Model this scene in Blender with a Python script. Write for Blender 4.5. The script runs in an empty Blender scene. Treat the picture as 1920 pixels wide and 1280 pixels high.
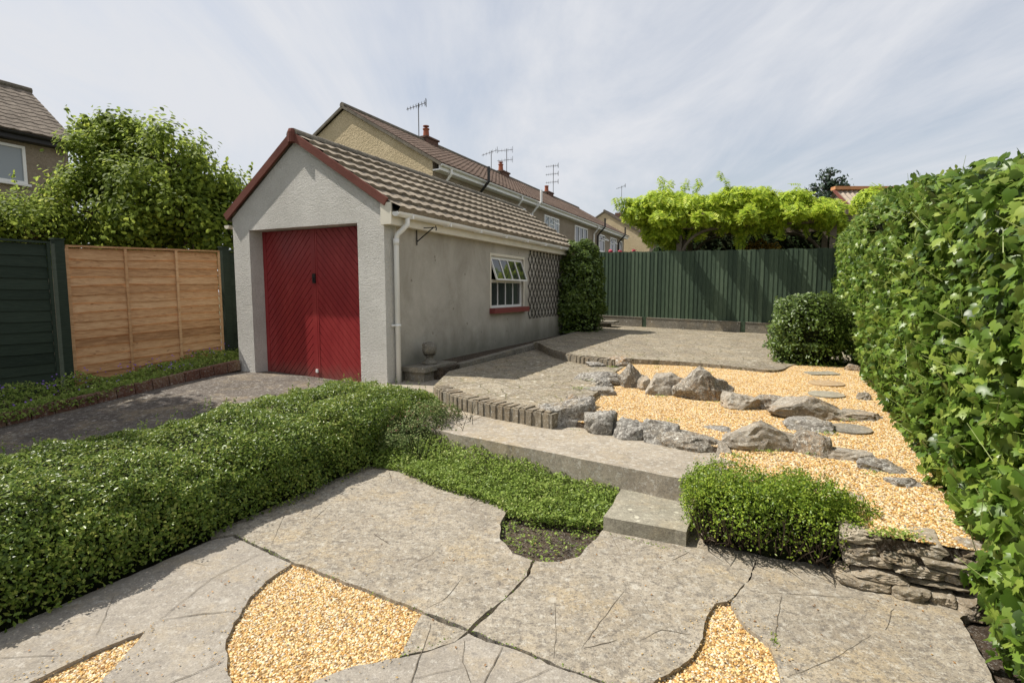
import bpy, bmesh, math, random
import numpy as np
from mathutils import Vector, noise

# ---------------------------------------------------------------- camera, world, sun, exposure
SC = bpy.context.scene
COL = SC.collection
R = math.radians
PITCH = math.atan(0.094)
CAMZ = 1.5
cam_d = bpy.data.cameras.new('camera'); cam = bpy.data.objects.new('camera', cam_d); COL.objects.link(cam)
cam_d.sensor_width = 36; cam_d.lens = 18.75; cam_d.clip_end = 1000; cam_d.clip_start = 0.05
cam.location = (0, 0, CAMZ); cam.rotation_euler = (math.pi/2-PITCH, 0, 0)
SC.camera = cam
TH = R(25.6); SN, CN = math.sin(TH), math.cos(TH)
# sun travels (garden frame) v .65, u .18, down 1
TRAV = Vector((SN*.18+CN*.66, CN*.18-SN*.66, -1.0)).normalized()
sd = bpy.data.lights.new('sun', 'SUN'); so = bpy.data.objects.new('sun', sd); COL.objects.link(so)
sd.energy = 5.0; sd.angle = R(0.55); sd.color = (1.0, .95, .87)
so.rotation_euler = TRAV.to_track_quat('-Z', 'Y').to_euler()
SELEV = math.asin(-TRAV.z); SAZ = math.atan2(-TRAV.x, -TRAV.y)

wd = bpy.data.worlds.new('World'); SC.world = wd; wd.use_nodes = True
nt = wd.node_tree; nt.nodes.clear()
def N_(t, ty, **kw):
    n = t.nodes.new(ty)
    for k, v in kw.items(): setattr(n, k, v)
    return n
wo = N_(nt, 'ShaderNodeOutputWorld'); bg = N_(nt, 'ShaderNodeBackground')
sky = N_(nt, 'ShaderNodeTexSky', sky_type='NISHITA', sun_disc=False)
sky.sun_elevation = SELEV; sky.sun_rotation = SAZ; sky.air_density = 1.2; sky.dust_density = 2.5; sky.ozone_density = 1.5
tc = N_(nt, 'ShaderNodeTexCoord'); sep = N_(nt, 'ShaderNodeSeparateXYZ')
nt.links.new(tc.outputs['Generated'], sep.inputs[0])
def M_(t, op, a, b=None, c=None):
    n = N_(t, 'ShaderNodeMath', operation=op)
    for i, x in enumerate((a, b, c)):
        if x is None: continue
        if isinstance(x, (int, float)): n.inputs[i].default_value = x
        else: t.links.new(x, n.inputs[i])
    return n.outputs[0]
# project the sky direction on a flat cloud layer
zz = M_(nt, 'ADD', M_(nt, 'MAXIMUM', sep.outputs[2], 0.0), 0.12)
cx = M_(nt, 'DIVIDE', sep.outputs[0], zz); cy = M_(nt, 'DIVIDE', sep.outputs[1], zz)
cmb = N_(nt, 'ShaderNodeCombineXYZ'); nt.links.new(cx, cmb.inputs[0]); nt.links.new(cy, cmb.inputs[1])
mp = N_(nt, 'ShaderNodeMapping'); nt.links.new(cmb.outputs[0], mp.inputs[0])
mp.inputs['Rotation'].default_value = (0, 0, R(14)); mp.inputs['Scale'].default_value = (1.5, .42, 1)
n1 = N_(nt, 'ShaderNodeTexNoise'); n1.inputs['Scale'].default_value = .8; n1.inputs['Detail'].default_value = 9; n1.inputs['Roughness'].default_value = .64; n1.inputs['Distortion'].default_value = .5
nt.links.new(mp.outputs[0], n1.inputs['Vector'])
n2 = N_(nt, 'ShaderNodeTexNoise'); n2.inputs['Scale'].default_value = .55; n2.inputs['Detail'].default_value = 4
nt.links.new(cmb.outputs[0], n2.inputs['Vector'])
cs = M_(nt, 'ADD', M_(nt, 'MULTIPLY', n1.outputs[0], .65), M_(nt, 'MULTIPLY', n2.outputs[0], .45))
mr = N_(nt, 'ShaderNodeMapRange'); mr.inputs[1].default_value = .44; mr.inputs[2].default_value = .62; mr.inputs[3].default_value = .5; mr.inputs[4].default_value = 1.0
nt.links.new(cs, mr.inputs[0])
mixc = N_(nt, 'ShaderNodeMix', data_type='RGBA'); nt.links.new(mr.outputs[0], mixc.inputs[0])
nt.links.new(sky.outputs[0], mixc.inputs[6]); mixc.inputs[7].default_value = (5.9, 6.05, 6.4, 1)
nt.links.new(mixc.outputs[2], bg.inputs[0]); bg.inputs[1].default_value = .098
nt.links.new(bg.outputs[0], wo.inputs[0])
SC.view_settings.view_transform = 'Standard'; SC.view_settings.look = 'None'
SC.view_settings.exposure = 0.38; SC.view_settings.gamma = 1.0

# ---------------------------------------------------------------- coordinate helpers
CP, SP = math.cos(PITCH), math.sin(PITCH)
def F(u, v, z=0.0):                      # garden frame (u away along the garage, v to the right) -> world
    return Vector((u*SN+v*CN, u*CN-v*SN, z))
def UV(p): return p[0]*SN+p[1]*CN, p[0]*CN-p[1]*SN
def G(px, py, a=0.0, b=0.0, u0=0.0):     # photo pixel -> point on the ground plane z = a + b*(u-u0)
    x = (px-960)/1000; w = (640-py)/1000
    d = Vector((x, CP+w*SP, -SP+w*CP))
    t = (a-b*u0-CAMZ)/(d.z-b*(d.x*SN+d.y*CN))
    return Vector((d.x*t, d.y*t, CAMZ+d.z*t))
GR = (.27, .022, 3.1)                    # gravel bed plane
DR = (.30, .09, 5.7)                     # sloping drive plane
def gz(p, pl): return pl[0]+pl[1]*(UV(p)[0]-pl[2])
def up_z(p): return .50-.026*(UV(p)[1]+3.1)   # upper terrace

# ---------------------------------------------------------------- materials
def nmat(name):
    m = bpy.data.materials.new(name); m.use_nodes = True
    t = m.node_tree; b = t.nodes['Principled BSDF']
    return m, t, b
def pos(t, scale=1.0, stretch=None):
    g = N_(t, 'ShaderNodeNewGeometry'); mpn = N_(t, 'ShaderNodeMapping'); t.links.new(g.outputs['Position'], mpn.inputs[0])
    if stretch: mpn.inputs['Scale'].default_value = stretch
    return mpn.outputs[0]
def tnoise(t, v, scale, detail=5, rough=.6, dist=0.0):
    n = N_(t, 'ShaderNodeTexNoise'); n.inputs['Scale'].default_value = scale; n.inputs['Detail'].default_value = detail
    n.inputs['Roughness'].default_value = rough; n.inputs['Distortion'].default_value = dist
    t.links.new(v, n.inputs['Vector']); return n.outputs[0]
def tramp(t, f, stops):
    r = N_(t, 'ShaderNodeValToRGB'); e = r.color_ramp.elements
    while len(e) < len(stops): e.new(.5)
    for i, (p, c) in enumerate(stops):
        e[i].position = p; e[i].color = (*c, 1) if len(c) == 3 else c
    if f is not None: t.links.new(f, r.inputs[0])
    return r.outputs[0]
def tmix(t, f, a, b, mode='MIX'):
    n = N_(t, 'ShaderNodeMix', data_type='RGBA', blend_type=mode)
    if isinstance(f, (int, float)): n.inputs[0].default_value = f
    else: t.links.new(f, n.inputs[0])
    for i, x in ((6, a), (7, b)):
        if isinstance(x, tuple): n.inputs[i].default_value = (*x[:3], 1)
        else: t.links.new(x, n.inputs[i])
    return n.outputs[2]
def tbump(t, b, h, strength, dist):
    n = N_(t, 'ShaderNodeBump'); n.inputs['Strength'].default_value = strength; n.inputs['Distance'].default_value = dist
    t.links.new(h, n.inputs['Height']); t.links.new(n.outputs[0], b.inputs['Normal'])
def spots(t, v, scale, lo, hi, warp=.25):      # round-ish patches: 1 inside
    nz = N_(t, 'ShaderNodeTexNoise'); nz.inputs['Scale'].default_value = scale*1.7; t.links.new(v, nz.inputs['Vector'])
    mm = N_(t, 'ShaderNodeMix', data_type='VECTOR'); mm.inputs[0].default_value = warp/scale
    t.links.new(v, mm.inputs[4]); 
    ad = N_(t, 'ShaderNodeVectorMath', operation='MULTIPLY_ADD'); t.links.new(nz.outputs['Color'], ad.inputs[0]); ad.inputs[1].default_value = (warp/scale,)*3; t.links.new(v, ad.inputs[2])
    vo = N_(t, 'ShaderNodeTexVoronoi'); vo.inputs['Scale'].default_value = scale; vo.inputs['Randomness'].default_value = 1
    t.links.new(ad.outputs[0], vo.inputs['Vector'])
    r = N_(t, 'ShaderNodeMapRange'); r.inputs[1].default_value = lo; r.inputs[2].default_value = hi; r.inputs[3].default_value = 1; r.inputs[4].default_value = 0
    t.links.new(vo.outputs['Distance'], r.inputs[0])
    # keep only some cells
    sx = N_(t, 'ShaderNodeSeparateColor'); t.links.new(vo.outputs['Color'], sx.inputs[0])
    k = M_(t, 'GREATER_THAN', sx.outputs[0], .55)
    return M_(t, 'MULTIPLY', r.outputs[0], k)
def plain(name, c, rough=.6, spec=.4, metal=0, var=.0, vscale=8, bump=None):
    m, t, b = nmat(name)
    b.inputs['Roughness'].default_value = rough; b.inputs['Metallic'].default_value = metal
    b.inputs['Specular IOR Level'].default_value = spec
    v = pos(t)
    if var:
        f = tnoise(t, v, vscale)
        col = tramp(t, f, [(.3, tuple(x*(1-var) for x in c)), (.7, tuple(min(1, x*(1+var)) for x in c))])
        t.links.new(col, b.inputs['Base Color'])
    else: b.inputs['Base Color'].default_value = (*c, 1)
    if bump: tbump(t, b, tnoise(t, v, bump[0], 4), bump[1], bump[2])
    return m
def concrete(name, lo, mid, hi, lich=(.62, .6, .54), tan=(.42, .33, .2), dark=(.12, .105, .09), lk=.8, scale=1.0, crazy=None, bumpd=.006, mott=1.0):
    m, t, b = nmat(name); v = pos(t)
    big = tnoise(t, v, 1.6*scale, 6, .6); med = tnoise(t, v, 9*scale, 6, .65); fine = tnoise(t, v, 120*scale, 3, .7)
    f = M_(t, 'ADD', M_(t, 'MULTIPLY', big, .55), M_(t, 'MULTIPLY', med, .45))
    c = tramp(t, f, [(.34, lo), (.5, mid), (.66, hi)])
    nzr = lambda sc_, lo_, hi_, k, rg=.7: M_(t, 'MULTIPLY', tramp(t, tnoise(t, v, sc_*scale, 5, rg), [(lo_-.02*(mott-1), (0, 0, 0)), (hi_-.03*(mott-1), (1, 1, 1))]), min(.95, k*mott))
    c = tmix(t, nzr(2.3, .50, .66, .45), c, tan)
    c = tmix(t, nzr(5.5, .46, .64, .30), c, tuple(x*.62 for x in mid))
    c = tmix(t, nzr(20, .52, .60, .42, .85), c, dark)
    c = tmix(t, nzr(27, .535, .61, .42, .85), c, lich)
    c = tmix(t, nzr(70, .54, .62, .5, .8), c, dark)
    c = tmix(t, nzr(9, .55, .63, .38, .8), c, tuple(x*.5+y*.5 for x, y in zip(mid, dark)))
    c = tmix(t, M_(t, 'MULTIPLY', spots(t, v, 4.4*scale, .07, .13), lk), c, lich)
    c = tmix(t, M_(t, 'MULTIPLY', spots(t, v, 9*scale, .11, .2), lk*.7), c, lich)
    c = tmix(t, M_(t, 'MULTIPLY', spots(t, v, 15*scale, .1, .2), .6), c, dark)
    c = tmix(t, .5, c, tramp(t, fine, [(.35, (.5, .5, .5)), (.65, (1, 1, 1))]), 'MULTIPLY')
    h = M_(t, 'ADD', M_(t, 'MULTIPLY', fine, .35), M_(t, 'MULTIPLY', med, .9))
    if crazy:
        ns = N_(t, 'ShaderNodeTexNoise'); ns.inputs['Scale'].default_value = 2.5; t.links.new(v, ns.inputs['Vector'])
        ad = N_(t, 'ShaderNodeVectorMath', operation='MULTIPLY_ADD'); t.links.new(ns.outputs['Color'], ad.inputs[0]); ad.inputs[1].default_value = (.25,)*3; t.links.new(v, ad.inputs[2])
        vo = N_(t, 'ShaderNodeTexVoronoi', feature='DISTANCE_TO_EDGE', voronoi_dimensions='2D'); vo.inputs['Scale'].default_value = crazy
        t.links.new(ad.outputs[0], vo.inputs['Vector'])
        vc = N_(t, 'ShaderNodeTexVoronoi', voronoi_dimensions='2D'); vc.inputs['Scale'].default_value = crazy; t.links.new(ad.outputs[0], vc.inputs['Vector'])
        sc_ = N_(t, 'ShaderNodeSeparateColor'); t.links.new(vc.outputs['Color'], sc_.inputs[0])
        c = tmix(t, .45, c, tramp(t, sc_.outputs[0], [(0, (.6, .56, .52)), (1, (1, .97, .9))]), 'MULTIPLY')
        edge = tramp(t, vo.outputs[0], [(.012, (1, 1, 1)), (.035, (0, 0, 0))])
        c = tmix(t, M_(t, 'MULTIPLY', edge, .75), c, tramp(t, med, [(.4, (.10, .085, .06)), (.6, (.16, .15, .06))]))
        h = M_(t, 'SUBTRACT', h, M_(t, 'MULTIPLY', edge, 1.2))
    t.links.new(c, b.inputs['Base Color']); b.inputs['Roughness'].default_value = .92; b.inputs['Specular IOR Level'].default_value = .2
    tbump(t, b, h, .8, bumpd)
    return m
def leafmat(name, stops, rough=.4, trans=.25, spec=.5):
    m, t, b = nmat(name)
    g = N_(t, 'ShaderNodeNewGeometry')
    v = g.outputs['Position']
    f = M_(t, 'ADD', M_(t, 'MULTIPLY', g.outputs['Random Per Island'], .65), M_(t, 'MULTIPLY', tnoise(t, v, 2.2, 4), .45))
    c = tramp(t, f, stops)
    t.links.new(c, b.inputs['Base Color']); b.inputs['Roughness'].default_value = rough; b.inputs['Specular IOR Level'].default_value = spec
    tr = N_(t, 'ShaderNodeBsdfTranslucent'); mx = N_(t, 'ShaderNodeMixShader'); mx.inputs[0].default_value = trans
    gm = N_(t, 'ShaderNodeGamma'); t.links.new(c, gm.inputs[0]); gm.inputs[1].default_value = .75
    t.links.new(gm.outputs[0], tr.inputs[0])
    o = t.nodes['Material Output']
    t.links.new(b.outputs[0], mx.inputs[1]); t.links.new(tr.outputs[0], mx.inputs[2]); t.links.new(mx.outputs[0], o.inputs[0])
    return m
MT = {}
MT['conc'] = concrete('patio concrete', (.25, .21, .16), (.36, .315, .245), (.47, .415, .33), mott=1.6, lk=.6, lich=(.50, .47, .40))
MT['conc_smooth'] = concrete('smooth concrete', (.255, .225, .185), (.33, .295, .245), (.40, .36, .30), lk=.4, mott=1.1, lich=(.52, .49, .43), dark=(.2, .18, .16))
MT['path'] = concrete('path concrete', mott=1.2, lo=(.28, .24, .185), mid=(.375, .325, .255), hi=(.46, .405, .32), lk=.35, dark=(.18, .16, .13))
MT['terrace'] = concrete('crazy paving', (.22, .185, .135), (.32, .275, .20), (.42, .37, .28), crazy=3.4, mott=1.5, lk=.95, lich=(.68, .65, .56))
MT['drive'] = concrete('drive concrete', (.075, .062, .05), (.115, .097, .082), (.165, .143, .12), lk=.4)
MT['slab'] = concrete('lichen slab', (.23, .215, .165), (.31, .285, .22), (.38, .35, .27), lk=1.0, lich=(.60, .57, .45), scale=1.1)
MT['kerb'] = concrete('old kerb concrete', (.13, .12, .095), (.22, .20, .16), (.32, .29, .23), lk=.7, scale=1.5)
MT['rock'] = concrete('weathered limestone', (.14, .12, .095), (.30, .265, .21), (.50, .45, .37), lk=.9, scale=1.5, mott=2.0, tan=(.40, .24, .10), lich=(.66, .63, .55), bumpd=.016)
MT['rock_tan'] = concrete('tan limestone', (.19, .155, .115), (.37, .32, .25), (.52, .47, .38), lk=.8, scale=1.6, mott=1.4, tan=(.45, .3, .15), bumpd=.016)
MT['rock_grey'] = concrete('grey slate rock', (.17, .16, .14), (.32, .30, .265), (.48, .455, .40), lk=.8, scale=1.4, mott=2.0, tan=(.34, .26, .15), bumpd=.016)
MT['brick'] = concrete('weathered brick', (.14, .115, .08), (.27, .225, .16), (.38, .33, .24), lk=.6, scale=1.6, tan=(.3, .2, .1), bumpd=.01)
MT['redbrick'] = concrete('red kerb brick', (.10, .045, .03), (.16, .07, .045), (.2, .11, .07), lk=.4, scale=1.5)
MT['soil'] = concrete('soil', (.035, .024, .016), (.085, .06, .04), (.15, .11, .075), lk=.0, scale=3, tan=(.17, .12, .07), dark=(.02, .015, .01), bumpd=.03)
MT['grass'] = plain('garden grass', (.095, .10, .055), .9, .2, var=.4, vscale=3, bump=(60, .6, .03))
MT['white'] = plain('white plastic', (.80, .79, .76), .35, .5, var=.04, vscale=3)
MT['cream'] = plain('cream paint', (.72, .67, .56), .5, .4, var=.06, vscale=6)
MT['black'] = plain('black iron', (.015, .014, .013), .5, .4)
MT['dark'] = plain('dark interior', (.012, .012, .012), .9, .1)
MT['sillred'] = plain('red painted sill', (.20, .045, .04), .5, .4, var=.12, vscale=20, bump=(50, .3, .003))
MT['pot'] = plain('terracotta pot', (.30, .10, .055), .8, .2, var=.2, vscale=5)
MT['metal'] = plain('aerial metal', (.25, .25, .25), .4, .5, .8)
MT['aerialdark'] = plain('aerial dark', (.12, .12, .12), .5, .4)
MT['chimney'] = plain('chimney brick', (.13, .075, .055), .9, .2, var=.4, vscale=14, bump=(30, .6, .02))

def stucco(name, lo, hi, bs, bd, stain=None, vertical=True):
    m, t, b = nmat(name); v = pos(t)
    c = tramp(t, tnoise(t, v, 1.1, 7, .65), [(.3, lo), (.7, hi)])
    if stain:
        vs = pos(t, stretch=(1.1, 1.1, .7)); 
        c = tmix(t, M_(t, 'MULTIPLY', tramp(t, tnoise(t, vs, 1.3, 7, .7, .4), [(.44, (0, 0, 0)), (.64, (1, 1, 1))]), .6), c, stain)
        sp = N_(t, 'ShaderNodeSeparateXYZ'); t.links.new(v, sp.inputs[0])
        lowf = N_(t, 'ShaderNodeMapRange'); lowf.inputs[1].default_value = .95; lowf.inputs[2].default_value = .45
        t.links.new(M_(t, 'ADD', sp.outputs[2], M_(t, 'MULTIPLY', tnoise(t, vs, 2.2, 6, .7), -.55)), lowf.inputs[0])
        lowf.inputs[1].default_value = .62; lowf.inputs[2].default_value = .2
        c = tmix(t, M_(t, 'MULTIPLY', lowf.outputs[0], .6), c, (.10, .105, .075))
        c = tmix(t, M_(t, 'MULTIPLY', spots(t, v, 4.5, .07, .11), .5), c, (.12, .10, .08))
    gr = tnoise(t, v, bs, 3, .7)
    c = tmix(t, .5, c, tramp(t, gr, [(.35, (.72, .72, .72)), (.6, (1, 1, 1))]), 'MULTIPLY')
    t.links.new(c, b.inputs['Base Color']); b.inputs['Roughness'].default_value = .95; b.inputs['Specular IOR Level'].default_value = .15
    h = M_(t, 'ADD', M_(t, 'MULTIPLY', tnoise(t, v, bs*2.2, 2, .6), .6), M_(t, 'ADD', gr, M_(t, 'MULTIPLY', tnoise(t, v, 7, 4), .45)))
    tbump(t, b, h, 1.0, bd)
    return m
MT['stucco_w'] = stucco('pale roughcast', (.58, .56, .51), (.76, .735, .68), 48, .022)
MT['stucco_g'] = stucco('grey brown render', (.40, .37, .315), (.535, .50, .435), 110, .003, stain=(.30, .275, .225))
MT['stucco_t'] = stucco('tan roughcast', (.50, .405, .25), (.62, .51, .33), 14, .03)
MT['stucco_b'] = stucco('brown roughcast', (.27, .22, .165), (.36, .30, .23), 14, .03)
MT['barge'] = stucco('red brown bargeboard', (.12, .045, .035), (.21, .085, .065), 60, .003)

def tile_mat(name, a, b_, c_, sc=1.0):
    m, t, b = nmat(name); v = pos(t)
    f = M_(t, 'ADD', M_(t, 'MULTIPLY', tnoise(t, v, 2.3*sc, 6, .7), .6), M_(t, 'MULTIPLY', tnoise(t, v, 23*sc, 4, .7), .4))
    c = tramp(t, f, [(.36, a), (.5, b_), (.64, c_)])
    c = tmix(t, M_(t, 'MULTIPLY', spots(t, v, 7*sc, .1, .2), .5), c, tuple(min(1, x*1.6) for x in c_))
    c = tmix(t, M_(t, 'MULTIPLY', tramp(t, tnoise(t, v, 14*sc, 5, .75), [(.55, (0, 0, 0)), (.66, (1, 1, 1))]), .6), c, tuple(x*.45 for x in a))
    t.links.new(c, b.inputs['Base Color']); b.inputs['Roughness'].default_value = .9; b.inputs['Specular IOR Level'].default_value = .2
    tbump(t, b, tnoise(t, v, 70, 4), .5, .006)
    return m
MT['tile'] = tile_mat('concrete roof tile', (.15, .125, .095), (.25, .21, .16), (.34, .29, .225))
MT['tile_b'] = tile_mat('brown roof tile', (.075, .05, .038), (.125, .085, .062), (.18, .13, .10), .5)
MT['tile_m'] = tile_mat('grey brown roof tile', (.10, .08, .062), (.17, .14, .11), (.24, .20, .16), .7)
MT['ridge'] = tile_mat('ridge tile', (.09, .08, .06), (.16, .14, .11), (.24, .21, .16))

def wood(name, lo, mid, hi, stretch, rough=.75, knots=None, bump=.004, sc=1.0):
    m, t, b = nmat(name); v = pos(t, stretch=stretch)
    g = N_(t, 'ShaderNodeNewGeometry')
    f = M_(t, 'ADD', M_(t, 'MULTIPLY', tnoise(t, v, 6*sc, 6, .65, .6), .7), M_(t, 'MULTIPLY', g.outputs['Random Per Island'], .3))
    c = tramp(t, f, [(.32, lo), (.5, mid), (.68, hi)])
    if knots:
        c = tmix(t, M_(t, 'MULTIPLY', spots(t, pos(t, stretch=(1, 1, 1.7)), 5, .05, .13, .6), .8), c, knots)
        c = tmix(t, M_(t, 'MULTIPLY', tramp(t, tnoise(t, v, 2.1, 5, .75, 1.5), [(.57, (0, 0, 0)), (.70, (1, 1, 1))]), .55), c, knots)
    t.links.new(c, b.inputs['Base Color']); b.inputs['Roughness'].default_value = rough; b.inputs['Specular IOR Level'].default_value = .3
    tbump(t, b, tnoise(t, v, 22*sc, 4, .7), .6, bump)
    return m
MT['newwood'] = wood('new fence timber', (.34, .18, .08), (.54, .31, .15), (.68, .44, .24), (1, 1, 7), knots=(.20, .085, .03))
MT['greenwood'] = wood('dark green fence timber', (.014, .024, .015), (.024, .038, .024), (.034, .050, .033), (1, 1, 10))
MT['greenboard'] = wood('green featheredge boards', (.024, .042, .025), (.046, .074, .043), (.075, .108, .066), (9, 9, .8), .6)
MT['beam'] = wood('grey pergola timber', (.09, .07, .05), (.15, .12, .09), (.22, .18, .14), (4, 4, 4))
MT['bark'] = wood('bark', (.03, .022, .015), (.07, .05, .035), (.12, .09, .065), (8, 8, 2))
MT['trellis'] = plain('dark trellis slats', (.035, .032, .026), .8, .2, var=.4, vscale=9)
m, t, b = nmat('red door paint'); v = pos(t, stretch=(1, 1, .3))
t.links.new(tramp(t, tnoise(t, v, 4, 6, .7), [(.3, (.235, .017, .020)), (.7, (.30, .026, .026))]), b.inputs['Base Color'])
cdoor = tramp(t, tnoise(t, v, 4, 6, .7), [(.3, (.215, .017, .020)), (.5, (.26, .022, .024)), (.7, (.33, .040, .038))])
sp = N_(t, 'ShaderNodeSeparateXYZ'); t.links.new(pos(t), sp.inputs[0])
lowd = N_(t, 'ShaderNodeMapRange'); lowd.inputs[1].default_value = .50; lowd.inputs[2].default_value = .18; t.links.new(M_(t, 'ADD', sp.outputs[2], M_(t, 'MULTIPLY', tnoise(t, pos(t, stretch=(1, 1, .4)), 9, 6, .75), -.35)), lowd.inputs[0])
lowd.inputs[1].default_value = .25; lowd.inputs[2].default_value = .02
cdoor = tmix(t, M_(t, 'MULTIPLY', lowd.outputs[0], .55), cdoor, (.16, .09, .07)); cdoor = tmix(t, M_(t, 'MULTIPLY', spots(t, pos(t), 11, .04, .09), .5), cdoor, (.42, .20, .17))
t.links.new(cdoor, b.inputs['Base Color'])
b.inputs['Roughness'].default_value = .42; tbump(t, b, tnoise(t, v, 40, 4), .25, .002); MT['red'] = m
m, t, b = nmat('red groove'); b.inputs['Base Color'].default_value = (.10, .008, .010, 1); b.inputs['Roughness'].default_value = .7; MT['redgroove'] = m
m, t, b = nmat('window glass'); b.inputs['Base Color'].default_value = (.03, .035, .035, 1); b.inputs['Roughness'].default_value = .03; b.inputs['Specular IOR Level'].default_value = .7; MT['glass'] = m
m, t, b = nmat('window glass pale'); b.inputs['Base Color'].default_value = (.28, .31, .33, 1); b.inputs['Roughness'].default_value = .08; MT['glassp'] = m
MT['blind'] = plain('blue green curtain', (.2, .3, .25), .8, .2, var=.2, vscale=10)

MT['l_low'] = leafmat('cotoneaster leaf', [(.15, (.032, .062, .008)), (.42, (.095, .155, .019)), (.7, (.19, .26, .04)), (1, (.37, .38, .09))], .33, .3, .25)
MT['l_ground'] = leafmat('ground cover leaf', [(.12, (.07, .115, .018)), (.45, (.16, .235, .035)), (.75, (.26, .35, .065)), (1, (.42, .44, .14))], .45, .33, .25)
MT['l_straw'] = leafmat('heather leaf', [(.12, (.06, .09, .02)), (.6, (.13, .19, .045)), (1, (.26, .24, .10))], .6, .2, .3)
MT['l_ivy'] = leafmat('ivy leaf', [(.15, (.022, .050, .006)), (.40, (.075, .14, .015)), (.70, (.15, .24, .030)), (1, (.36, .42, .08))], .37, .32, .34)
MT['l_box'] = leafmat('box leaf', [(.12, (.045, .09, .009)), (.42, (.13, .21, .02)), (.72, (.27, .37, .04)), (1, (.43, .48, .07))], .38, .33, .3)
MT['l_laurel'] = leafmat('choisya leaf', [(.12, (.035, .06, .010)), (.6, (.095, .15, .025)), (.94, (.19, .26, .045)), (1, (.6, .5, .04))], .38, .25, .4)
MT['l_tree'] = leafmat('apple tree leaf', [(.12, (.05, .08, .012)), (.45, (.14, .20, .026)), (.8, (.28, .36, .04)), (1, (.50, .50, .08))], .6, .55, .2)
MT['l_wist'] = leafmat('wisteria leaf', [(.1, (.16, .25, .02)), (.4, (.30, .42, .03)), (.75, (.48, .58, .045)), (1, (.66, .68, .09))], .5, .42, .3)
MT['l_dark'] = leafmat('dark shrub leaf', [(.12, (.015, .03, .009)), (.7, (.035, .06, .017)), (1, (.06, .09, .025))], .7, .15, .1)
MT['l_con'] = leafmat('conifer needles', [(.12, (.012, .03, .018)), (.7, (.03, .06, .03)), (1, (.05, .09, .04))], .6, .1)
MT['l_gold'] = leafmat('golden shrub leaf', [(.12, (.2, .12, .01)), (.7, (.45, .28, .03)), (1, (.6, .42, .06))], .5, .3)
MT['l_pink'] = leafmat('pink blossom', [(.12, (.5, .05, .09)), (1, (.75, .15, .2))], .6, .3)
MT['l_purple'] = leafmat('purple blossom', [(.12, (.16, .06, .42)), (1, (.32, .16, .65))], .6, .3)
MT['core'] = plain('shaded core and twigs', (.018, .022, .009), .95, .05, var=.5, vscale=25, bump=(40, 1, .04))  # near-black tone carries the shade inside hedges and shrubs
m, t, b = nmat('gravel pebble')
oi = N_(t, 'ShaderNodeAttribute', attribute_type='INSTANCER', attribute_name='rnd')
t.links.new(tramp(t, oi.outputs['Fac'], [(0, (.24, .125, .04)), (.18, (.46, .25, .065)), (.45, (.555, .365, .13)), (.68, (.65, .49, .255)), (.87, (.70, .60, .44)), (1, (.34, .29, .22))]), b.inputs['Base Color'])
b.inputs['Roughness'].default_value = .55; b.inputs['Specular IOR Level'].default_value = .35; MT['pebble'] = m
m, t, b = nmat('gravel bed'); v = pos(t)
vo = N_(t, 'ShaderNodeTexVoronoi'); vo.inputs['Scale'].default_value = 70; t.links.new(v, vo.inputs['Vector'])
sx = N_(t, 'ShaderNodeSeparateColor'); t.links.new(vo.outputs['Color'], sx.inputs[0])
t.links.new(tramp(t, sx.outputs[0], [(0, (.13, .075, .03)), (.5, (.30, .18, .065)), (1, (.42, .33, .2))]), b.inputs['Base Color'])
b.inputs['Roughness'].default_value = .9; tbump(t, b, vo.outputs[0], 1, -.01); MT['gravelbed'] = m

# ---------------------------------------------------------------- object helpers
ORG = {}
def link(o, c, parent):
    COL.objects.link(o); c = Vector(c); ORG[o.name] = c
    if parent is not None:
        o.parent = parent; o.location = c-ORG[parent.name]
    else: o.location = c
    return o
def obj(name, verts, faces, mats, parent=None, mi=None, smooth=False):
    V = np.asarray([tuple(p) for p in verts], dtype=np.float64) if not isinstance(verts, np.ndarray) else verts
    lo, hi = V.min(0), V.max(0); c = np.array([(lo[0]+hi[0])/2, (lo[1]+hi[1])/2, lo[2]])
    me = bpy.data.meshes.new(name); me.from_pydata((V-c).tolist(), [], [tuple(f) for f in faces])
    if not isinstance(mats, (list, tuple)): mats = [mats]
    for mm in mats: me.materials.append(MT[mm])
    if mi is not None: me.polygons.foreach_set('material_index', mi)
    if smooth: me.polygons.foreach_set('use_smooth', [True]*len(me.polygons))
    me.update()
    return link(bpy.data.objects.new(name, me), c, parent)
def tag(o, label, cat, group=None):
    o['label'] = label; o['category'] = cat
    if group: o['group'] = group
    return o
def thing(name, loc, label, cat, group=None):
    return tag(link(bpy.data.objects.new(name, None), loc, None), label, cat, group)
def kind(o, k): o['kind'] = k; return o
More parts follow.
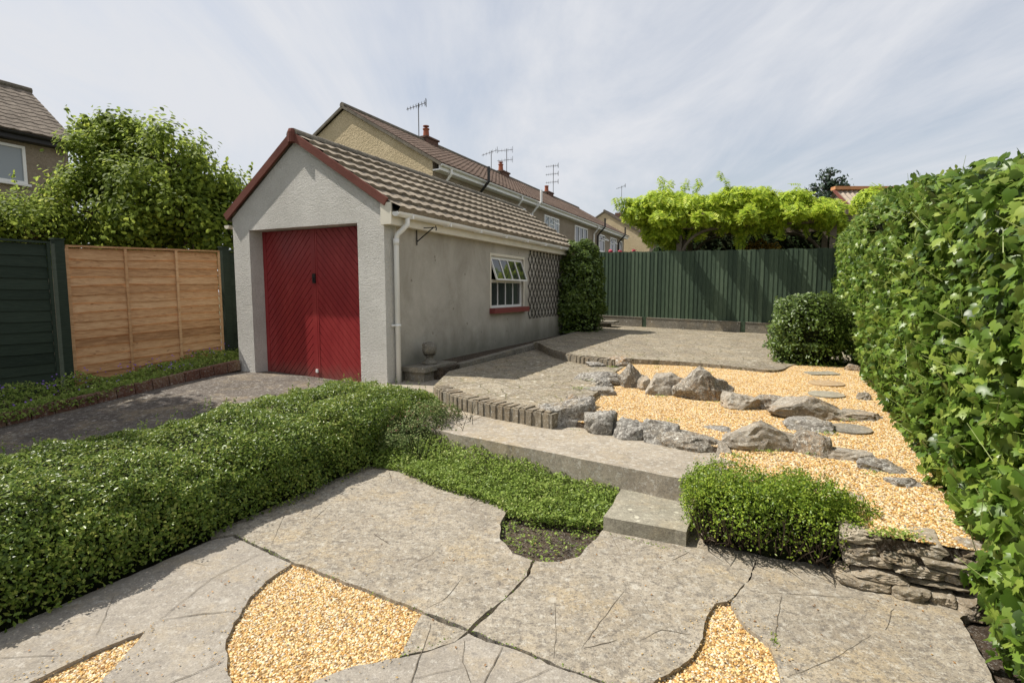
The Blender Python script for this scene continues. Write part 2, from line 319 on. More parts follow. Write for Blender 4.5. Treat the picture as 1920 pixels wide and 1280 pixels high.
class MB:
    def __init__(s): s.v = []; s.f = []; s.m = []
    def add(s, V, Fc, m=0):
        n = len(s.v); s.v += [tuple(p) for p in V]; s.f += [tuple(i+n for i in f) for f in Fc]; s.m += [m]*len(Fc)
    def fbox(s, u0, u1, v0, v1, z0, z1, m=0):        # box in the garden frame
        V = [F(u, v, z) for z in (z0, z1) for u, v in ((u0, v0), (u1, v0), (u1, v1), (u0, v1))]
        s.add(V, [(0, 1, 2, 3), (7, 6, 5, 4), (0, 4, 5, 1), (1, 5, 6, 2), (2, 6, 7, 3), (3, 7, 4, 0)], m)
    def bar(s, a, b, w, h, m=0, up=None):             # box beam between two points
        a, b = Vector(a), Vector(b); d = (b-a).normalized(); upv = Vector(up) if up else (Vector((0, 0, 1)) if abs(d.z) < .95 else Vector((1, 0, 0)))
        x = d.cross(upv).normalized(); y = x.cross(d)
        V = [p+x*sx*w/2+y*sy*h/2 for p in (a, b) for sx, sy in ((-1, -1), (1, -1), (1, 1), (-1, 1))]
        s.add(V, [(0, 1, 2, 3), (7, 6, 5, 4), (0, 4, 5, 1), (1, 5, 6, 2), (2, 6, 7, 3), (3, 7, 4, 0)], m)
    def tube(s, pts, rad, n=8, m=0):
        pts = [Vector(p) for p in pts]; rad = rad if isinstance(rad, (list, tuple)) else [rad]*len(pts)
        rings = []
        for i, p in enumerate(pts):
            d = (pts[min(i+1, len(pts)-1)]-pts[max(i-1, 0)]).normalized()
            r = Vector((1, 0, 0)) if abs(d.x) < .8 else Vector((0, 1, 0))
            x = d.cross(r).normalized(); y = d.cross(x)
            rings.append([p+(x*math.cos(k*2*math.pi/n)+y*math.sin(k*2*math.pi/n))*rad[i] for k in range(n)])
        V = [q for r in rings for q in r]; Fc = []
        for i in range(len(pts)-1):
            for k in range(n): Fc.append((i*n+k, i*n+(k+1) % n, (i+1)*n+(k+1) % n, (i+1)*n+k))
        Fc += [tuple(range(n))[::-1], tuple(range((len(pts)-1)*n, len(pts)*n))]
        s.add(V, Fc, m)
    def lathe(s, c, prof, n=20, m=0):
        V = [Vector((c[0]+r*math.cos(k*2*math.pi/n), c[1]+r*math.sin(k*2*math.pi/n), c[2]+z)) for r, z in prof for k in range(n)]
        Fc = [(i*n+k, i*n+(k+1) % n, (i+1)*n+(k+1) % n, (i+1)*n+k) for i in range(len(prof)-1) for k in range(n)]
        s.add(V, Fc, m)
    def prism(s, poly, z0, z1, m=0):                  # poly: list of (x,y[,z]); z1/z0 number or function
        n = len(poly); zf = lambda z, p: z(p) if callable(z) else z
        V = [(p[0], p[1], zf(z0, p)) for p in poly]+[(p[0], p[1], zf(z1, p)) for p in poly]
        area = sum(poly[i][0]*poly[(i+1) % n][1]-poly[(i+1) % n][0]*poly[i][1] for i in range(n))
        idx = list(range(n)) if area > 0 else list(range(n))[::-1]
        Fc = [tuple(i+n for i in idx), tuple(reversed(idx))]
        for k in range(n): a, b = idx[k], idx[(k+1) % n]; Fc.append((a, b, b+n, a+n))
        s.add(V, Fc, m)
    def build(s, name, mats, parent=None, smooth=False): return obj(name, s.v, s.f, mats, parent, s.m, smooth)
def rough(poly, step=.06, amp=.006, seed=0, closed=True):
    rnd = random.Random(seed); out = []; n = len(poly)
    for i in range(n if closed else n-1):
        a, b = Vector(poly[i][:2]), Vector(poly[(i+1) % n][:2]); L = (b-a).length; k = max(1, int(L/step))
        nrm = Vector((-(b-a).y, (b-a).x)).normalized() if L > 0 else Vector((0, 0))
        for j in range(k):
            q = a+(b-a)*j/k
            w = noise.noise(Vector((q.x*7, q.y*7, seed)))*amp*1.6+rnd.uniform(-amp, amp)*.5
            out.append(q+nrm*w)
    return out
def smoothline(pts, it=2):
    for _ in range(it):
        o = [pts[0]]
        for a, b in zip(pts[:-1], pts[1:]): o += [a*.75+b*.25, a*.25+b*.75]
        pts = o+[pts[-1]]
    return pts
def P(l, a=0.0, b=0.0, u0=0.0): return [G(x, y, a, b, u0) for x, y in l]
def pip(poly, X, Y):
    ins = np.zeros(len(X), bool); n = len(poly)
    for i in range(n):
        x1, y1 = poly[i][0], poly[i][1]; x2, y2 = poly[(i+1) % n][0], poly[(i+1) % n][1]
        c = ((y1 > Y) != (y2 > Y)) & (X < (x2-x1)*(Y-y1)/((y2-y1) or 1e-9)+x1); ins ^= c
    return ins
def sample_poly(poly, n, rs):
    xs = [p[0] for p in poly]; ys = [p[1] for p in poly]; out = np.zeros((0, 2))
    while len(out) < n:
        Q = rs.uniform((min(xs), min(ys)), (max(xs), max(ys)), (n*2, 2)); out = np.vstack([out, Q[pip(poly, Q[:, 0], Q[:, 1])]])
    return out[:n]

# leaf templates: (verts, tris); y is the leaf axis, z its normal
T_SIMPLE = (np.array([(0, -.5, 0), (-.27, -.05, .09), (0, 0, 0), (.27, -.05, .09), (0, .5, -.06)]), np.array([(0, 2, 1), (0, 3, 2), (1, 2, 4), (2, 3, 4)]))
T_OVAL = (np.array([(0, -.5, 0), (-.24, -.25, .06), (-.27, .12, .07), (0, .5, -.06), (.27, .12, .07), (.24, -.25, .06), (0, 0, -.02)]), np.array([(6, 1, 0), (6, 2, 1), (6, 3, 2), (6, 4, 3), (6, 5, 4), (6, 0, 5)]))
_iv = [(0, -.42), (.20, -.52), (.42, -.40), (.56, -.12), (.36, .0), (.44, .30), (.2, .26), (0, .62), (-.2, .26), (-.44, .30), (-.36, .0), (-.56, -.12), (-.42, -.40), (-.20, -.52)]
T_IVY = (np.array([(0, -.1, .05)]+[(x, y, -.10*abs(x)*1.4-.12*max(0, y)) for x, y in _iv]), np.array([(0, i+1, (i+1) % 14+1) for i in range(14)]))
T_PETAL = (np.array([(0, -.4, .05), (-.4, 0, .1), (0, .4, .05), (.4, 0, .1)]), np.array([(0, 1, 2), (0, 2, 3)]))
_w = []; _wf = []
for k in range(5):
    for sgn in (-1, 1):
        y0 = -.42+k*.2; n0 = len(_w); a = .55*sgn
        _w += [(0, y0, -.06*k), (sgn*.20, y0+.0, -.03-.07*k), (sgn*.46, y0+.20, -.10-.08*k), (sgn*.13, y0+.19, -.03-.07*k)]; _wf += [(n0, n0+1, n0+3) if sgn > 0 else (n0, n0+3, n0+1), (n0+1, n0+2, n0+3) if sgn > 0 else (n0+1, n0+3, n0+2)]
T_WIST = (np.array(_w), np.array(_wf))
def leaf_arrays(Pn, Nn, size, T, tilt, rs, updir=None):
    n = len(Pn); tv, tf = T
    r = rs.normal(size=(n, 3)); r /= np.linalg.norm(r, axis=1)[:, None]
    Nn = Nn+tilt*r; Nn /= np.linalg.norm(Nn, axis=1)[:, None]+1e-9
    q = rs.normal(size=(n, 3))
    if updir is not None: q = q*.6+np.array(updir)
    b = q-(q*Nn).sum(1)[:, None]*Nn; b /= np.linalg.norm(b, axis=1)[:, None]+1e-9
    t_ = np.cross(b, Nn)
    s = size if isinstance(size, np.ndarray) else rs.uniform(size[0], size[1], n)
    k = len(tv)
    V = Pn[:, None, :]+s[:, None, None]*(tv[None, :, 0, None]*t_[:, None, :]+tv[None, :, 1, None]*b[:, None, :]+tv[None, :, 2, None]*Nn[:, None, :])
    Fc = tf[None]+(np.arange(n)*k)[:, None, None]
    return V.reshape(-1, 3), Fc.reshape(-1, 3)
def tri_obj(name, V, Fc, mat, parent=None):
    lo, hi = V.min(0), V.max(0); c = np.array([(lo[0]+hi[0])/2, (lo[1]+hi[1])/2, lo[2]])
    me = bpy.data.meshes.new(name); me.vertices.add(len(V)); me.vertices.foreach_set('co', (V-c).astype(np.float32).ravel())
    me.loops.add(len(Fc)*3); me.loops.foreach_set('vertex_index', Fc.astype(np.int32).ravel())
    me.polygons.add(len(Fc)); me.polygons.foreach_set('loop_start', np.arange(0, len(Fc)*3, 3, dtype=np.int32))
    me.polygons.foreach_set('loop_total', np.full(len(Fc), 3, dtype=np.int32))
    me.materials.append(MT[mat]); me.update(calc_edges=True); me.validate()
    return link(bpy.data.objects.new(name, me), c, parent)
def leaves(name, Pn, Nn, size, T, mat, parent, tilt=.7, seed=1, updir=None):
    V, Fc = leaf_arrays(np.asarray(Pn, float), np.asarray(Nn, float), size, T, tilt, np.random.RandomState(seed), updir)
    return tri_obj(name, V, Fc, mat, parent)
def nz(Q, s, seed=0.0):
    return np.array([noise.noise(Vector((a*s+seed, b*s-seed, c*s+2*seed))) for a, b, c in Q])
def sgrid(name, fn, nu, nv, mat, parent=None, smooth=True, close=False):
    V = [fn(i/nu, j/nv) for i in range(nu+1) for j in range(nv+1)]
    Fc = [(i*(nv+1)+j, (i+1)*(nv+1)+j, (i+1)*(nv+1)+j+1, i*(nv+1)+j+1) for i in range(nu) for j in range(nv)]
    return obj(name, V, Fc, mat, parent, None, smooth)

# ================================================================= GROUND, PATIO, TERRACES
mb = MB(); mb.add([(-150, -60, -.42), (180, -60, -.42), (180, 220, -.42), (-150, 220, -.42)], [(0, 1, 2, 3)])
kind(mb.build('ground', 'grass'), 'structure')
# soil under the whole front garden
mb = MB(); mb.prism([F(-3, -3.35), F(5.6, -3.35), F(5.6, 1.8), F(-3, 1.8)], -.4, -.045)
kind(mb.build('soil', 'soil'), 'structure')

slabs = MB()
A = [(395, 1008), (400, 985), (690, 872), (748, 879), (800, 904), (870, 925), (935, 944), (950, 958), (936, 982), (938, 1010), (962, 1036), (999, 1050), (985, 1078), (958, 1109), (917, 1144), (879, 1178), (548, 1051), (441, 1001)]
Bs = [(1004, 1051), (1050, 1052), (1085, 1042), (1112, 1014), (1138, 985), (1330, 960), (1430, 1020), (1404, 1089), (1385, 1104), (1364, 1128), (1342, 1129), (1320, 1168), (1312, 1212), (1290, 1238), (1225, 1278), (1150, 1330), (1240, 1420), (1150, 1290), (883, 1181), (921, 1147), (963, 1111), (989, 1079)]
Bs = [(1004, 1051), (1050, 1052), (1085, 1042), (1112, 1014), (1138, 985), (1330, 960), (1431, 1020), (1404.5, 1089), (1385, 1104), (1364, 1128), (1342, 1129), (1320, 1168), (1312, 1212), (1290, 1238), (1225, 1278), (1195, 1302), (883, 1181), (921, 1147), (963, 1111), (989, 1079)]
B2 = [(1405.5, 1089), (1425, 1018), (1640, 1060), (1862, 1140), (1800, 1158), (1830, 1210), (1867, 1282), (1990, 1520), (1530, 1520), (1468, 1290), (1458, 1240), (1442, 1206), (1402, 1178), (1368, 1129), (1388, 1106)]
Cs = [(437, 1004), (546, 1055), (500, 1088), (462, 1125), (437, 1165), (424, 1205), (425, 1245), (445, 1320), (160, 1320), (178, 1288), (225, 1240), (273, 1181), (190, 1213), (100, 1255), (20, 1298), (-300, 1440), (-700, 1440), (-330, 1270), (0, 1183), (396, 1011)]
D1 = [(791, 1151), (876, 1183), (852, 1200), (815, 1215), (749, 1229)]
D2 = [(752, 1232), (816, 1218), (853, 1203), (879, 1186), (1040, 1248), (1192, 1306), (1500, 1430), (1500, 1520), (600, 1520), (545, 1310), (590, 1276), (660, 1250)]
for i, poly in enumerate((A, Bs, B2, Cs, D1, D2)):
    slabs.prism(rough(P(poly), .03, .008, i*3.1+1), -.1, 0.0 if i not in (3, 5) else -.002, 1 if i in (3, 5) else 0)
# hairline scored joints in the concrete
def crack(pts, w, z, mb_, seed, m=2, pl=None):
    q = []
    pw = [Vector(p) for p in pts]; rnd = random.Random(seed)
    for a, b in zip(pw[:-1], pw[1:]):
        k = max(2, int((b-a).length/.035))
        for j in range(k): q.append(a+(b-a)*j/k+Vector((rnd.uniform(-1, 1), rnd.uniform(-1, 1), 0))*.0035)
    q.append(pw[-1]); V = []
    for i, p in enumerate(q):
        d = (q[min(i+1, len(q)-1)]-q[max(0, i-1)]); n_ = Vector((-d.y, d.x, 0)).normalized()
        ww = w*(.45+.55*math.sin(math.pi*(i+.5)/len(q)))*rnd.uniform(.6, 1.2)/2
        V += [p+n_*ww+Vector((0, 0, z)), p-n_*ww+Vector((0, 0, z))]
    mb_.add(V, [(2*i, 2*i+1, 2*i+3, 2*i+2) for i in range(len(q)-1)], m)
CR = [((533, 965), (508, 1022)), ((620, 945), (575, 985)), ((730, 885), (735, 905)), ((215, 1115), (180, 1190)), ((487, 1038), (395, 1085), (300, 1160)), ((300, 1163), (380, 1150), (440, 1145)), ((390, 1060), (352, 1052)),
      ((0, 1232), (60, 1230), (115, 1227)), ((420, 1240), (330, 1275), (250, 1315)), ((830, 1020), (808, 1040), (765, 1062)), ((868, 1080), (838, 1120), (800, 1140)), ((808, 1168), (798, 1205), (775, 1262), (765, 1300)),
      ((770, 1272), (870, 1250)), ((871, 1200), (868, 1240), (885, 1285)), ((943, 1212), (905, 1285)), ((1035, 1250), (970, 1280), (900, 1300)), ((1170, 1108), (1130, 1160), (1090, 1215)), ((1095, 1215), (1155, 1200)), ((1041, 1130), (1042, 1190), (1038, 1235)),
      ((1200, 1118), (1216, 1145)), ((1465, 1118), (1455, 1180), (1450, 1210)), ((1635, 1190), (1560, 1235), (1475, 1270)), ((1675, 1140), (1660, 1180)), ((1290, 1035), (1260, 1050)), ((1145, 1000), (1160, 1030)), ((1420, 1110), (1600, 1120), (1650, 1135)), ((700, 1000), (730, 1020)),
      ((895, 935), (880, 950)), ((1200, 1200), (1240, 1180), (1300, 1190))]
for i, c in enumerate(CR): crack(P(c), (.0022, .003, .0045)[(i*7) % 3], .002, slabs, i)
MT['crack'] = plain('joint dirt', (.11, .092, .07), .95, .05, var=.4, vscale=30)
kind(slabs.build('patio', ['conc', 'conc_smooth', 'crack']), 'structure')

# step slab, path, terraces
mb = MB(); mb.prism(rough([F(3.17, -.88), F(3.84, -.90), F(3.84, -.40), F(3.17, -.38)], .06, .006, 4), -.02, .09)
o = mb.build('stone_step', 'slab'); tag(o, 'lichen spotted stone slab used as a step between patio and upper path', 'step')
path_poly = [(1342, 885), (1302, 902), (1150, 872), (1000, 842), (845, 812), (760, 790), (700, 770), (690, 715), (757, 700), (812, 700), (900, 730), (1030, 760), (1340, 815), (1385, 835)]
mb = MB(); mb.prism(rough(P(path_poly, .25), .08, .008, 9), -.1, .25)
pth = [G(a, b_, .25) for a, b_ in ((930, 770), (880, 790), (840, 805))]
crack(pth, .006, .002, mb, 5, 1)
kind(mb.build('path', ['path', 'crack']), 'structure')
# middle terrace
mid_front = [(812, 722), (840, 736), (880, 747), (930, 757), (980, 765), (1035, 774)]
mfl = smoothline(P(mid_front, .40))
mtp = [Vector(p) for p in mfl]+P([(1090, 760), (1120, 735), (1140, 705), (1190, 676)], .38)+[F(11.2, -4.0), F(6.3, -4.0)]
mb = MB(); mb.prism(rough(mtp, .1, .002, 2), -.1, .385); kind(mb.build('terrace_middle', 'terrace'), 'structure')
# upper terrace: front edge
upf_px = [(1008, 641), (1035, 655), (1075, 664), (1120, 669), (1180, 672), (1270, 677), (1340, 683), (1400, 689), (1440, 694), (1468, 693), (1478, 686), (1500, 681)]
upf = smoothline([G(x, y, .50-.026*(UV(G(x, y, .46))[1]+3.1)) for x, y in upf_px])
upp = upf+[F(9.2, 1.2), F(15.1, 1.6), F(15.1, -5.4), F(12.9, -5.4), F(12.9, -4.05), F(UV(upf[0])[0], -4.05)]
mb = MB(); mb.prism(rough(upp, .1, .004, 7), -.1, up_z); kind(mb.build('terrace_upper', 'terrace'), 'structure')
# soil strip and concrete kerb at the garage wall
mb = MB(); mb.prism([F(6.3, -4.62), F(13.5, -4.62), F(13.5, -4.1), F(6.3, -4.1)], -.1, .42); kind(mb.build('soil_strip', 'soil'), 'structure')
mb = MB(); mb.prism(rough([F(6.75, -4.16), F(12.3, -4.16), F(12.3, -4.03), F(6.75, -4.03)], .15, .008, 3), 0, lambda p: .43+.018*(UV(p)[0]-6.5)); o = mb.build('kerb', 'kerb')
tag(o, 'long narrow concrete kerb running along the foot of the garage side wall', 'kerb')

# drive and left bed
mb = MB()
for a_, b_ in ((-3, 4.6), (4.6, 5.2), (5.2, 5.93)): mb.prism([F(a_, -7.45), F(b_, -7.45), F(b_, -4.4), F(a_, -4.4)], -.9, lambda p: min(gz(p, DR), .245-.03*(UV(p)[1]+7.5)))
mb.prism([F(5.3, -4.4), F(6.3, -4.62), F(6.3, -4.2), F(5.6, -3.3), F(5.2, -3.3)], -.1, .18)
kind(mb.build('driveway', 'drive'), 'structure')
mb = MB(); mb.prism([F(-3, -9.0), F(12, -9.0), F(12, -7.5), F(-3, -7.5)], -.9, lambda p: gz(p, DR)+.06); kind(mb.build('soil_bed', 'soil'), 'structure')
mb = MB(); rnd = random.Random(3)
u = -1.0
while u < 5.6:
    L = .21; zz_ = DR[0]+DR[1]*(u+.1-DR[2]); j = rnd.uniform(-.006, .006)
    a = F(u, -7.5+j, zz_+.045+rnd.uniform(-.004, .004)); b_ = F(u+L, -7.5+j, zz_+.045+.09*L)
    mb.bar(a, b_, .10, .15, 0); u += L+.012
o = mb.build('brick_kerb', 'redbrick'); tag(o, 'low red brick kerb between the shaded drive and the flower bed', 'kerb')

# ---------------------------------------------------------------- gravel (geometry-node pebbles: uncountable stuff)
def gravel(name, polys, zf, density, smin, smax, icos=1, seed=0):
    mb = MB()
    V = []; 
    for poly in polys:
        n0 = len(mb.v); n = len(poly)
        area = sum(poly[i][0]*poly[(i+1) % n][1]-poly[(i+1) % n][0]*poly[i][1] for i in range(n))
        if area < 0: poly = poly[::-1]
        mb.add([(p[0], p[1], zf(p)) for p in poly], [tuple(range(n))])
    bm = bmesh.new(); o = mb.build(name, ['gravelbed', 'pebble'])
    bm.from_mesh(o.data); bmesh.ops.triangulate(bm, faces=bm.faces[:]); bm.to_mesh(o.data); bm.free()
    ng = bpy.data.node_groups.new(name+' pebbles', 'GeometryNodeTree')
    ng.interface.new_socket('Geometry', in_out='INPUT', socket_type='NodeSocketGeometry'); ng.interface.new_socket('Geometry', in_out='OUTPUT', socket_type='NodeSocketGeometry')
    gi = N_(ng, 'NodeGroupInput'); go = N_(ng, 'NodeGroupOutput'); L = ng.links.new
    dp = N_(ng, 'GeometryNodeDistributePointsOnFaces'); dp.inputs['Density'].default_value = density; dp.inputs['Seed'].default_value = seed
    ic = N_(ng, 'GeometryNodeMeshIcoSphere'); ic.inputs['Radius'].default_value = .5; ic.inputs['Subdivisions'].default_value = icos
    tf = N_(ng, 'GeometryNodeTransform'); tf.inputs['Scale'].default_value = (1.15, .85, .55)
    sm = N_(ng, 'GeometryNodeSetMaterial'); sm.inputs['Material'].default_value = MT['pebble']
    ss = N_(ng, 'GeometryNodeSetShadeSmooth'); ss.inputs['Shade Smooth'].default_value = icos > 1
    ip = N_(ng, 'GeometryNodeInstanceOnPoints')
    rr = N_(ng, 'FunctionNodeRandomValue', data_type='FLOAT_VECTOR'); rr.inputs[0].default_value = (-.6, -.6, 0); rr.inputs[1].default_value = (.6, .6, 6.28)
    rsn = N_(ng, 'FunctionNodeRandomValue', data_type='FLOAT'); rsn.inputs[2].default_value = smin; rsn.inputs[3].default_value = smax
    rc = N_(ng, 'FunctionNodeRandomValue', data_type='FLOAT'); rc.inputs[2].default_value = 0; rc.inputs[3].default_value = 1; rc.inputs['Seed'].default_value = 5
    sn = N_(ng, 'GeometryNodeStoreNamedAttribute', data_type='FLOAT', domain='INSTANCE'); sn.inputs['Name'].default_value = 'rnd'
    jn = N_(ng, 'GeometryNodeJoinGeometry')
    L(gi.outputs[0], dp.inputs['Mesh']); L(dp.outputs['Points'], ip.inputs['Points']); L(ic.outputs['Mesh'], tf.inputs[0]); L(tf.outputs[0], ss.inputs[0]); L(ss.outputs[0], sm.inputs[0]); L(sm.outputs[0], ip.inputs['Instance'])
    L(rr.outputs[0], ip.inputs['Rotation']); L(rsn.outputs[1], ip.inputs['Scale']); L(ip.outputs[0], sn.inputs[0]); L(rc.outputs[1], sn.inputs['Value'])
    L(gi.outputs[0], jn.inputs[0]); L(sn.outputs[0], jn.inputs[0]); L(jn.outputs[0], go.inputs[0])
    md = o.modifiers.new('pebbles', 'NODES'); md.node_group = ng
    return o
gA = [(552, 1050), (795, 1148), (752, 1234), (660, 1256), (590, 1282), (540, 1325), (440, 1325), (418, 1245), (417, 1205), (430, 1163), (455, 1122), (495, 1085)]
gB = [(280, 1178), (230, 1245), (182, 1292), (155, 1325), (-20, 1325), (15, 1292), (95, 1250), (185, 1209)]
gC = [(1340, 1124), (1370, 1124), (1406, 1176), (1447, 1203), (1464, 1238), (1475, 1290), (1530, 1500), (1500, 1440), (1185, 1310), (1220, 1276), (1285, 1234), (1306, 1210), (1314, 1166)]
for nm, g, lb in (('gravel', gA, 'golden gravel filling the large curved pocket in the front patio'), ('gravel', gB, 'thin wedge of golden gravel at the lower left of the patio'), ('gravel', gC, 'golden gravel in the pocket at the bottom right of the patio')):
    o = gravel(nm, [P(g, -.02)], lambda p: -.022, 17000, .006, .0155, 2, 3); kind(o, 'stuff'); tag(o, lb, 'gravel')
gbed = [Vector(p) for p in upf[6:]]+[F(9.0, 1.7), F(3.15, 1.5), F(3.15, .50), F(3.55, .45), F(3.6, -.44)]+P([(1345, 885), (1352, 840), (1240, 812), (1120, 796), (1050, 785), (1075, 760), (1110, 738), (1120, 700), (1150, 684)], *GR)
o = gravel('gravel', [gbed], lambda p: gz(p, GR), 9500, .009, .021, 1, 8); kind(o, 'stuff'); tag(o, 'raised bed of golden gravel around the rows of rocks beside the ivy hedge', 'gravel')
mb = MB(); mb.prism([p for p in gbed], -.3, lambda p: gz(p, GR)-.012); kind(mb.build('soil_under_gravel', 'soil'), 'structure')

# ================================================================= GARAGE
UF, UBK = 5.7, 12.85; VL, VR, VA = -7.53, -4.6, -6.15; ZE, ZA = 2.62, 3.61
gar = thing('garage', F((UF+UBK)/2, (VL+VR)/2, .2), 'pale roughcast garage with red double doors, tiled roof and white gutter', 'garage')
mb = MB()
# gable front with door opening, as one extruded outline
DL, DRr, DT = -7.17, -5.05, 2.42
def gable(u0, u1, outline, m):
    n = len(outline); V = [F(u0, v, z) for v, z in outline]+[F(u1, v, z) for v, z in outline]
    Fc = [tuple(range(n)), tuple(range(2*n-1, n-1, -1))]+[(i, i+n, (i+1) % n+n, (i+1) % n) for i in range(n)]
    mb.add(V, Fc, m)
gable(UF, UF+.26, [(VL, .1), (DL, .1), (DL, DT), (DRr, DT), (DRr, .1), (VR, .1), (VR, ZE), (VA, ZA), (VL, ZE)], 0)
gable(UBK-.2, UBK, [(VL, .1), (VR-.01, .1), (VR-.01, ZE), (VA, ZA), (VL, ZE)], 1)
mb.fbox(UF+.26, UBK-.2, VL, VL+.2, .1, ZE, 1)
WU0, WU1, WZ0, WZ1 = 8.72, 10.15, 1.19, 2.15
mb.fbox(UF+.26, WU0, VR-.2, VR-.006, .1, ZE, 1); mb.fbox(WU1, UBK-.2, VR-.2, VR-.006, .1, ZE, 1)
mb.fbox(WU0, WU1, VR-.2, VR-.006, .1, WZ0, 1); mb.fbox(WU0, WU1, VR-.2, VR-.006, WZ1, ZE, 1)
mb.build('wall', ['stucco_w', 'stucco_g'], gar)
mb = MB(); mb.fbox(UF+.3, UBK-.25, VL+.22, VR-.24, .2, .24); mb.build('floor', 'drive', gar)

# tiled roof: courses of rolled tiles
def tiled(name, u0, u1, v_e, z_e, v_r, z_r, courses, pitch, amp, lap, mat, parent, seed=0, sub=8):
    rnd = random.Random(seed); V = []; Fc = []
    n = int(round((u1-u0)/pitch)); du = (u1-u0)/n
    run = Vector((v_r-v_e, z_r-z_e)); nrm = Vector((-run.y, run.x)).normalized()
    if nrm.y < 0: nrm = -nrm
    prof = []
    for i in range(n*sub+1):
        ph = (i % sub)/sub; prof.append((u0+i*du/sub, amp*(math.sin(ph*math.pi*2)*.5+.5)**1.3))
    for c in range(courses):
        s0, s1 = c/courses-.012*(c > 0), (c+1)/courses+.01
        jit = [rnd.uniform(-.003, .003)*(1+amp*20) for _ in range(n+1)]
        base = len(V)
        for k, (s, lift) in enumerate(((s0, lap), (s0, -.012), (s1, 0))):
            pass
        for i, (uu, h) in enumerate(prof):
            j = jit[i//sub]
            a = Vector((v_e, z_e))+run*(s0+j/run.length*.8)
            lo_ = a+nrm*(h+lap+j*.5); un = a+nrm*(h*.6-.012 if h > 0 else -.012); un = a+nrm*(-.015)
            hi_ = Vector((v_e, z_e))+run*min(s1, 1.0)+nrm*(h+.004)
            V += [F(uu, un.x, un.y), F(uu, lo_.x, lo_.y), F(uu, lo_.x, lo_.y), F(uu, hi_.x, hi_.y)]
        m_ = len(prof)
        for i in range(m_-1):
            p, q = base+4*i, base+4*(i+1)
            Fc += [(p, q, q+1, p+1), (p+2, q+2, q+3, p+3)]
        # ends
    o = obj(name, V, Fc, mat, parent, None, False)
    return o
RU0, RU1 = UF-.03, UBK+.45
roof_r = tiled('roof', RU0, RU1, VR+.26, ZE-.09, VA, ZA+.10, 7, .23, .019, .062, 'tile', gar, 1, 10)
roof_l = tiled('roof', RU0, RU1, VL-.10, ZE-.02, VA, ZA+.10, 7, .23, .019, .062, 'tile', gar, 2)
mb = MB()   # underlay closing the roof
mb.add([F(RU0+.02, VR+.2, ZE-.10), F(RU1-.02, VR+.2, ZE-.10), F(RU1-.02, VA, ZA+.04), F(RU0+.02, VA, ZA+.04), F(RU0+.02, VL-.06, ZE-.05), F(RU1-.02, VL-.06, ZE-.05)], [(0, 1, 2, 3), (3, 2, 5, 4)])
mb.build('roof_lining', 'ridge', gar)
mb = MB()
k = RU0-.02
while k < RU1:
    nn = 9; ring = lambda uu, rr: [F(uu, VA+rr*1.15*math.cos(math.pi*q/(nn-1)), ZA+.085+rr*math.sin(math.pi*q/(nn-1))) for q in range(nn)]
    a, b_ = k, min(k+.42, RU1+.02)
    mb.add(ring(a, .092)+ring(b_, .086), [(q, q+1, q+1+nn, q+nn) for q in range(nn-1)]+[tuple(range(nn))]); k += .43
mb.build('ridge_tiles', 'ridge', gar)
mb = MB()
mb.bar(F(RU0-.012, VA-.01, ZA+.08), F(RU0-.012, VR+.08, ZE+.035), .034, .105, 0, F(0, 0, 1)); mb.bar(F(RU0-.014, VA+.01, ZA+.08), F(RU0-.014, VL-.09, ZE+.015), .034, .105, 0)
mb.lathe(F(RU0-.0, VA, ZA+.02), [(0, -.04), (.07, -.04), (.07, .10), (.055, .145), (0, .155)], 12)
mb.build('bargeboard', 'barge', gar)
mb = MB(); mb.fbox(RU0+.02, RU1-.05, VR+.06, VR+.13, ZE-.25, ZE-.06); mb.fbox(RU0-.01, RU0+.018, VR-.02, VR+.15, ZE-.25, ZE+.03)
mb.fbox(RU0+.03, RU1-.06, VR-.004, VR+.058, ZE-.245, ZE-.2)
mb.build('fascia', 'cream', gar)
def gutter(mb, u0, u1, vc, zc, r, m=0, n=9):
    pts = [(math.cos(math.pi+math.pi*q/(n-1))*r, math.sin(math.pi+math.pi*q/(n-1))*r) for q in range(n)]
    ring = lambda u, k: [F(u, vc+a*k, zc+b_*k) for a, b_ in pts]
    V = ring(u0, 1)+ring(u1, 1)+ring(u0, .88)+ring(u1, .88)
    Fc = [(q, q+1, n+q+1, n+q) for q in range(n-1)]+[(2*n+q, 3*n+q, 3*n+q+1, 2*n+q+1) for q in range(n-1)]
    Fc += [(0, n, 3*n, 2*n), (n-1, 3*n-1, 4*n-1, 2*n-1), tuple(range(n)), tuple(range(2*n-1, n-1, -1))]
    mb.add(V, Fc, m)
mb = MB(); gutter(mb, RU0+.02, RU1-.02, VR+.20, ZE-.09, .062)
for k in range(8): mb.fbox(RU0+.3+k*.95, RU0+.335+k*.95, VR+.13, VR+.268, ZE-.158, ZE-.10)
mb.build('gutter', 'white', gar)
mb = MB(); pu = 5.90
mb.tube([F(pu+.04, VR+.20, ZE-.13), F(pu+.04, VR+.20, ZE-.23), F(pu, VR+.15, ZE-.30), F(pu-.02, VR+.075, ZE-.36), F(pu-.02, VR+.055, ZE-.46), F(pu-.02, VR+.055, .22)], .036, 12)
mb.tube([F(pu-.02, VR+.055, ZE-.42), F(pu-.02, VR+.055, ZE-.50)], .043, 12); mb.tube([F(pu-.02, VR+.055, 1.02), F(pu-.02, VR+.055, 1.05)], .045, 12); mb.fbox(pu-.09, pu+.05, VR-.002, VR+.03, 1.02, 1.05)
mb.build('downpipe', 'white', gar, True)
mb = MB(); gutter(mb, RU0+.02, RU1-.02, VL-.13, ZE-.10, .055); mb.build('gutter', 'cream', gar)
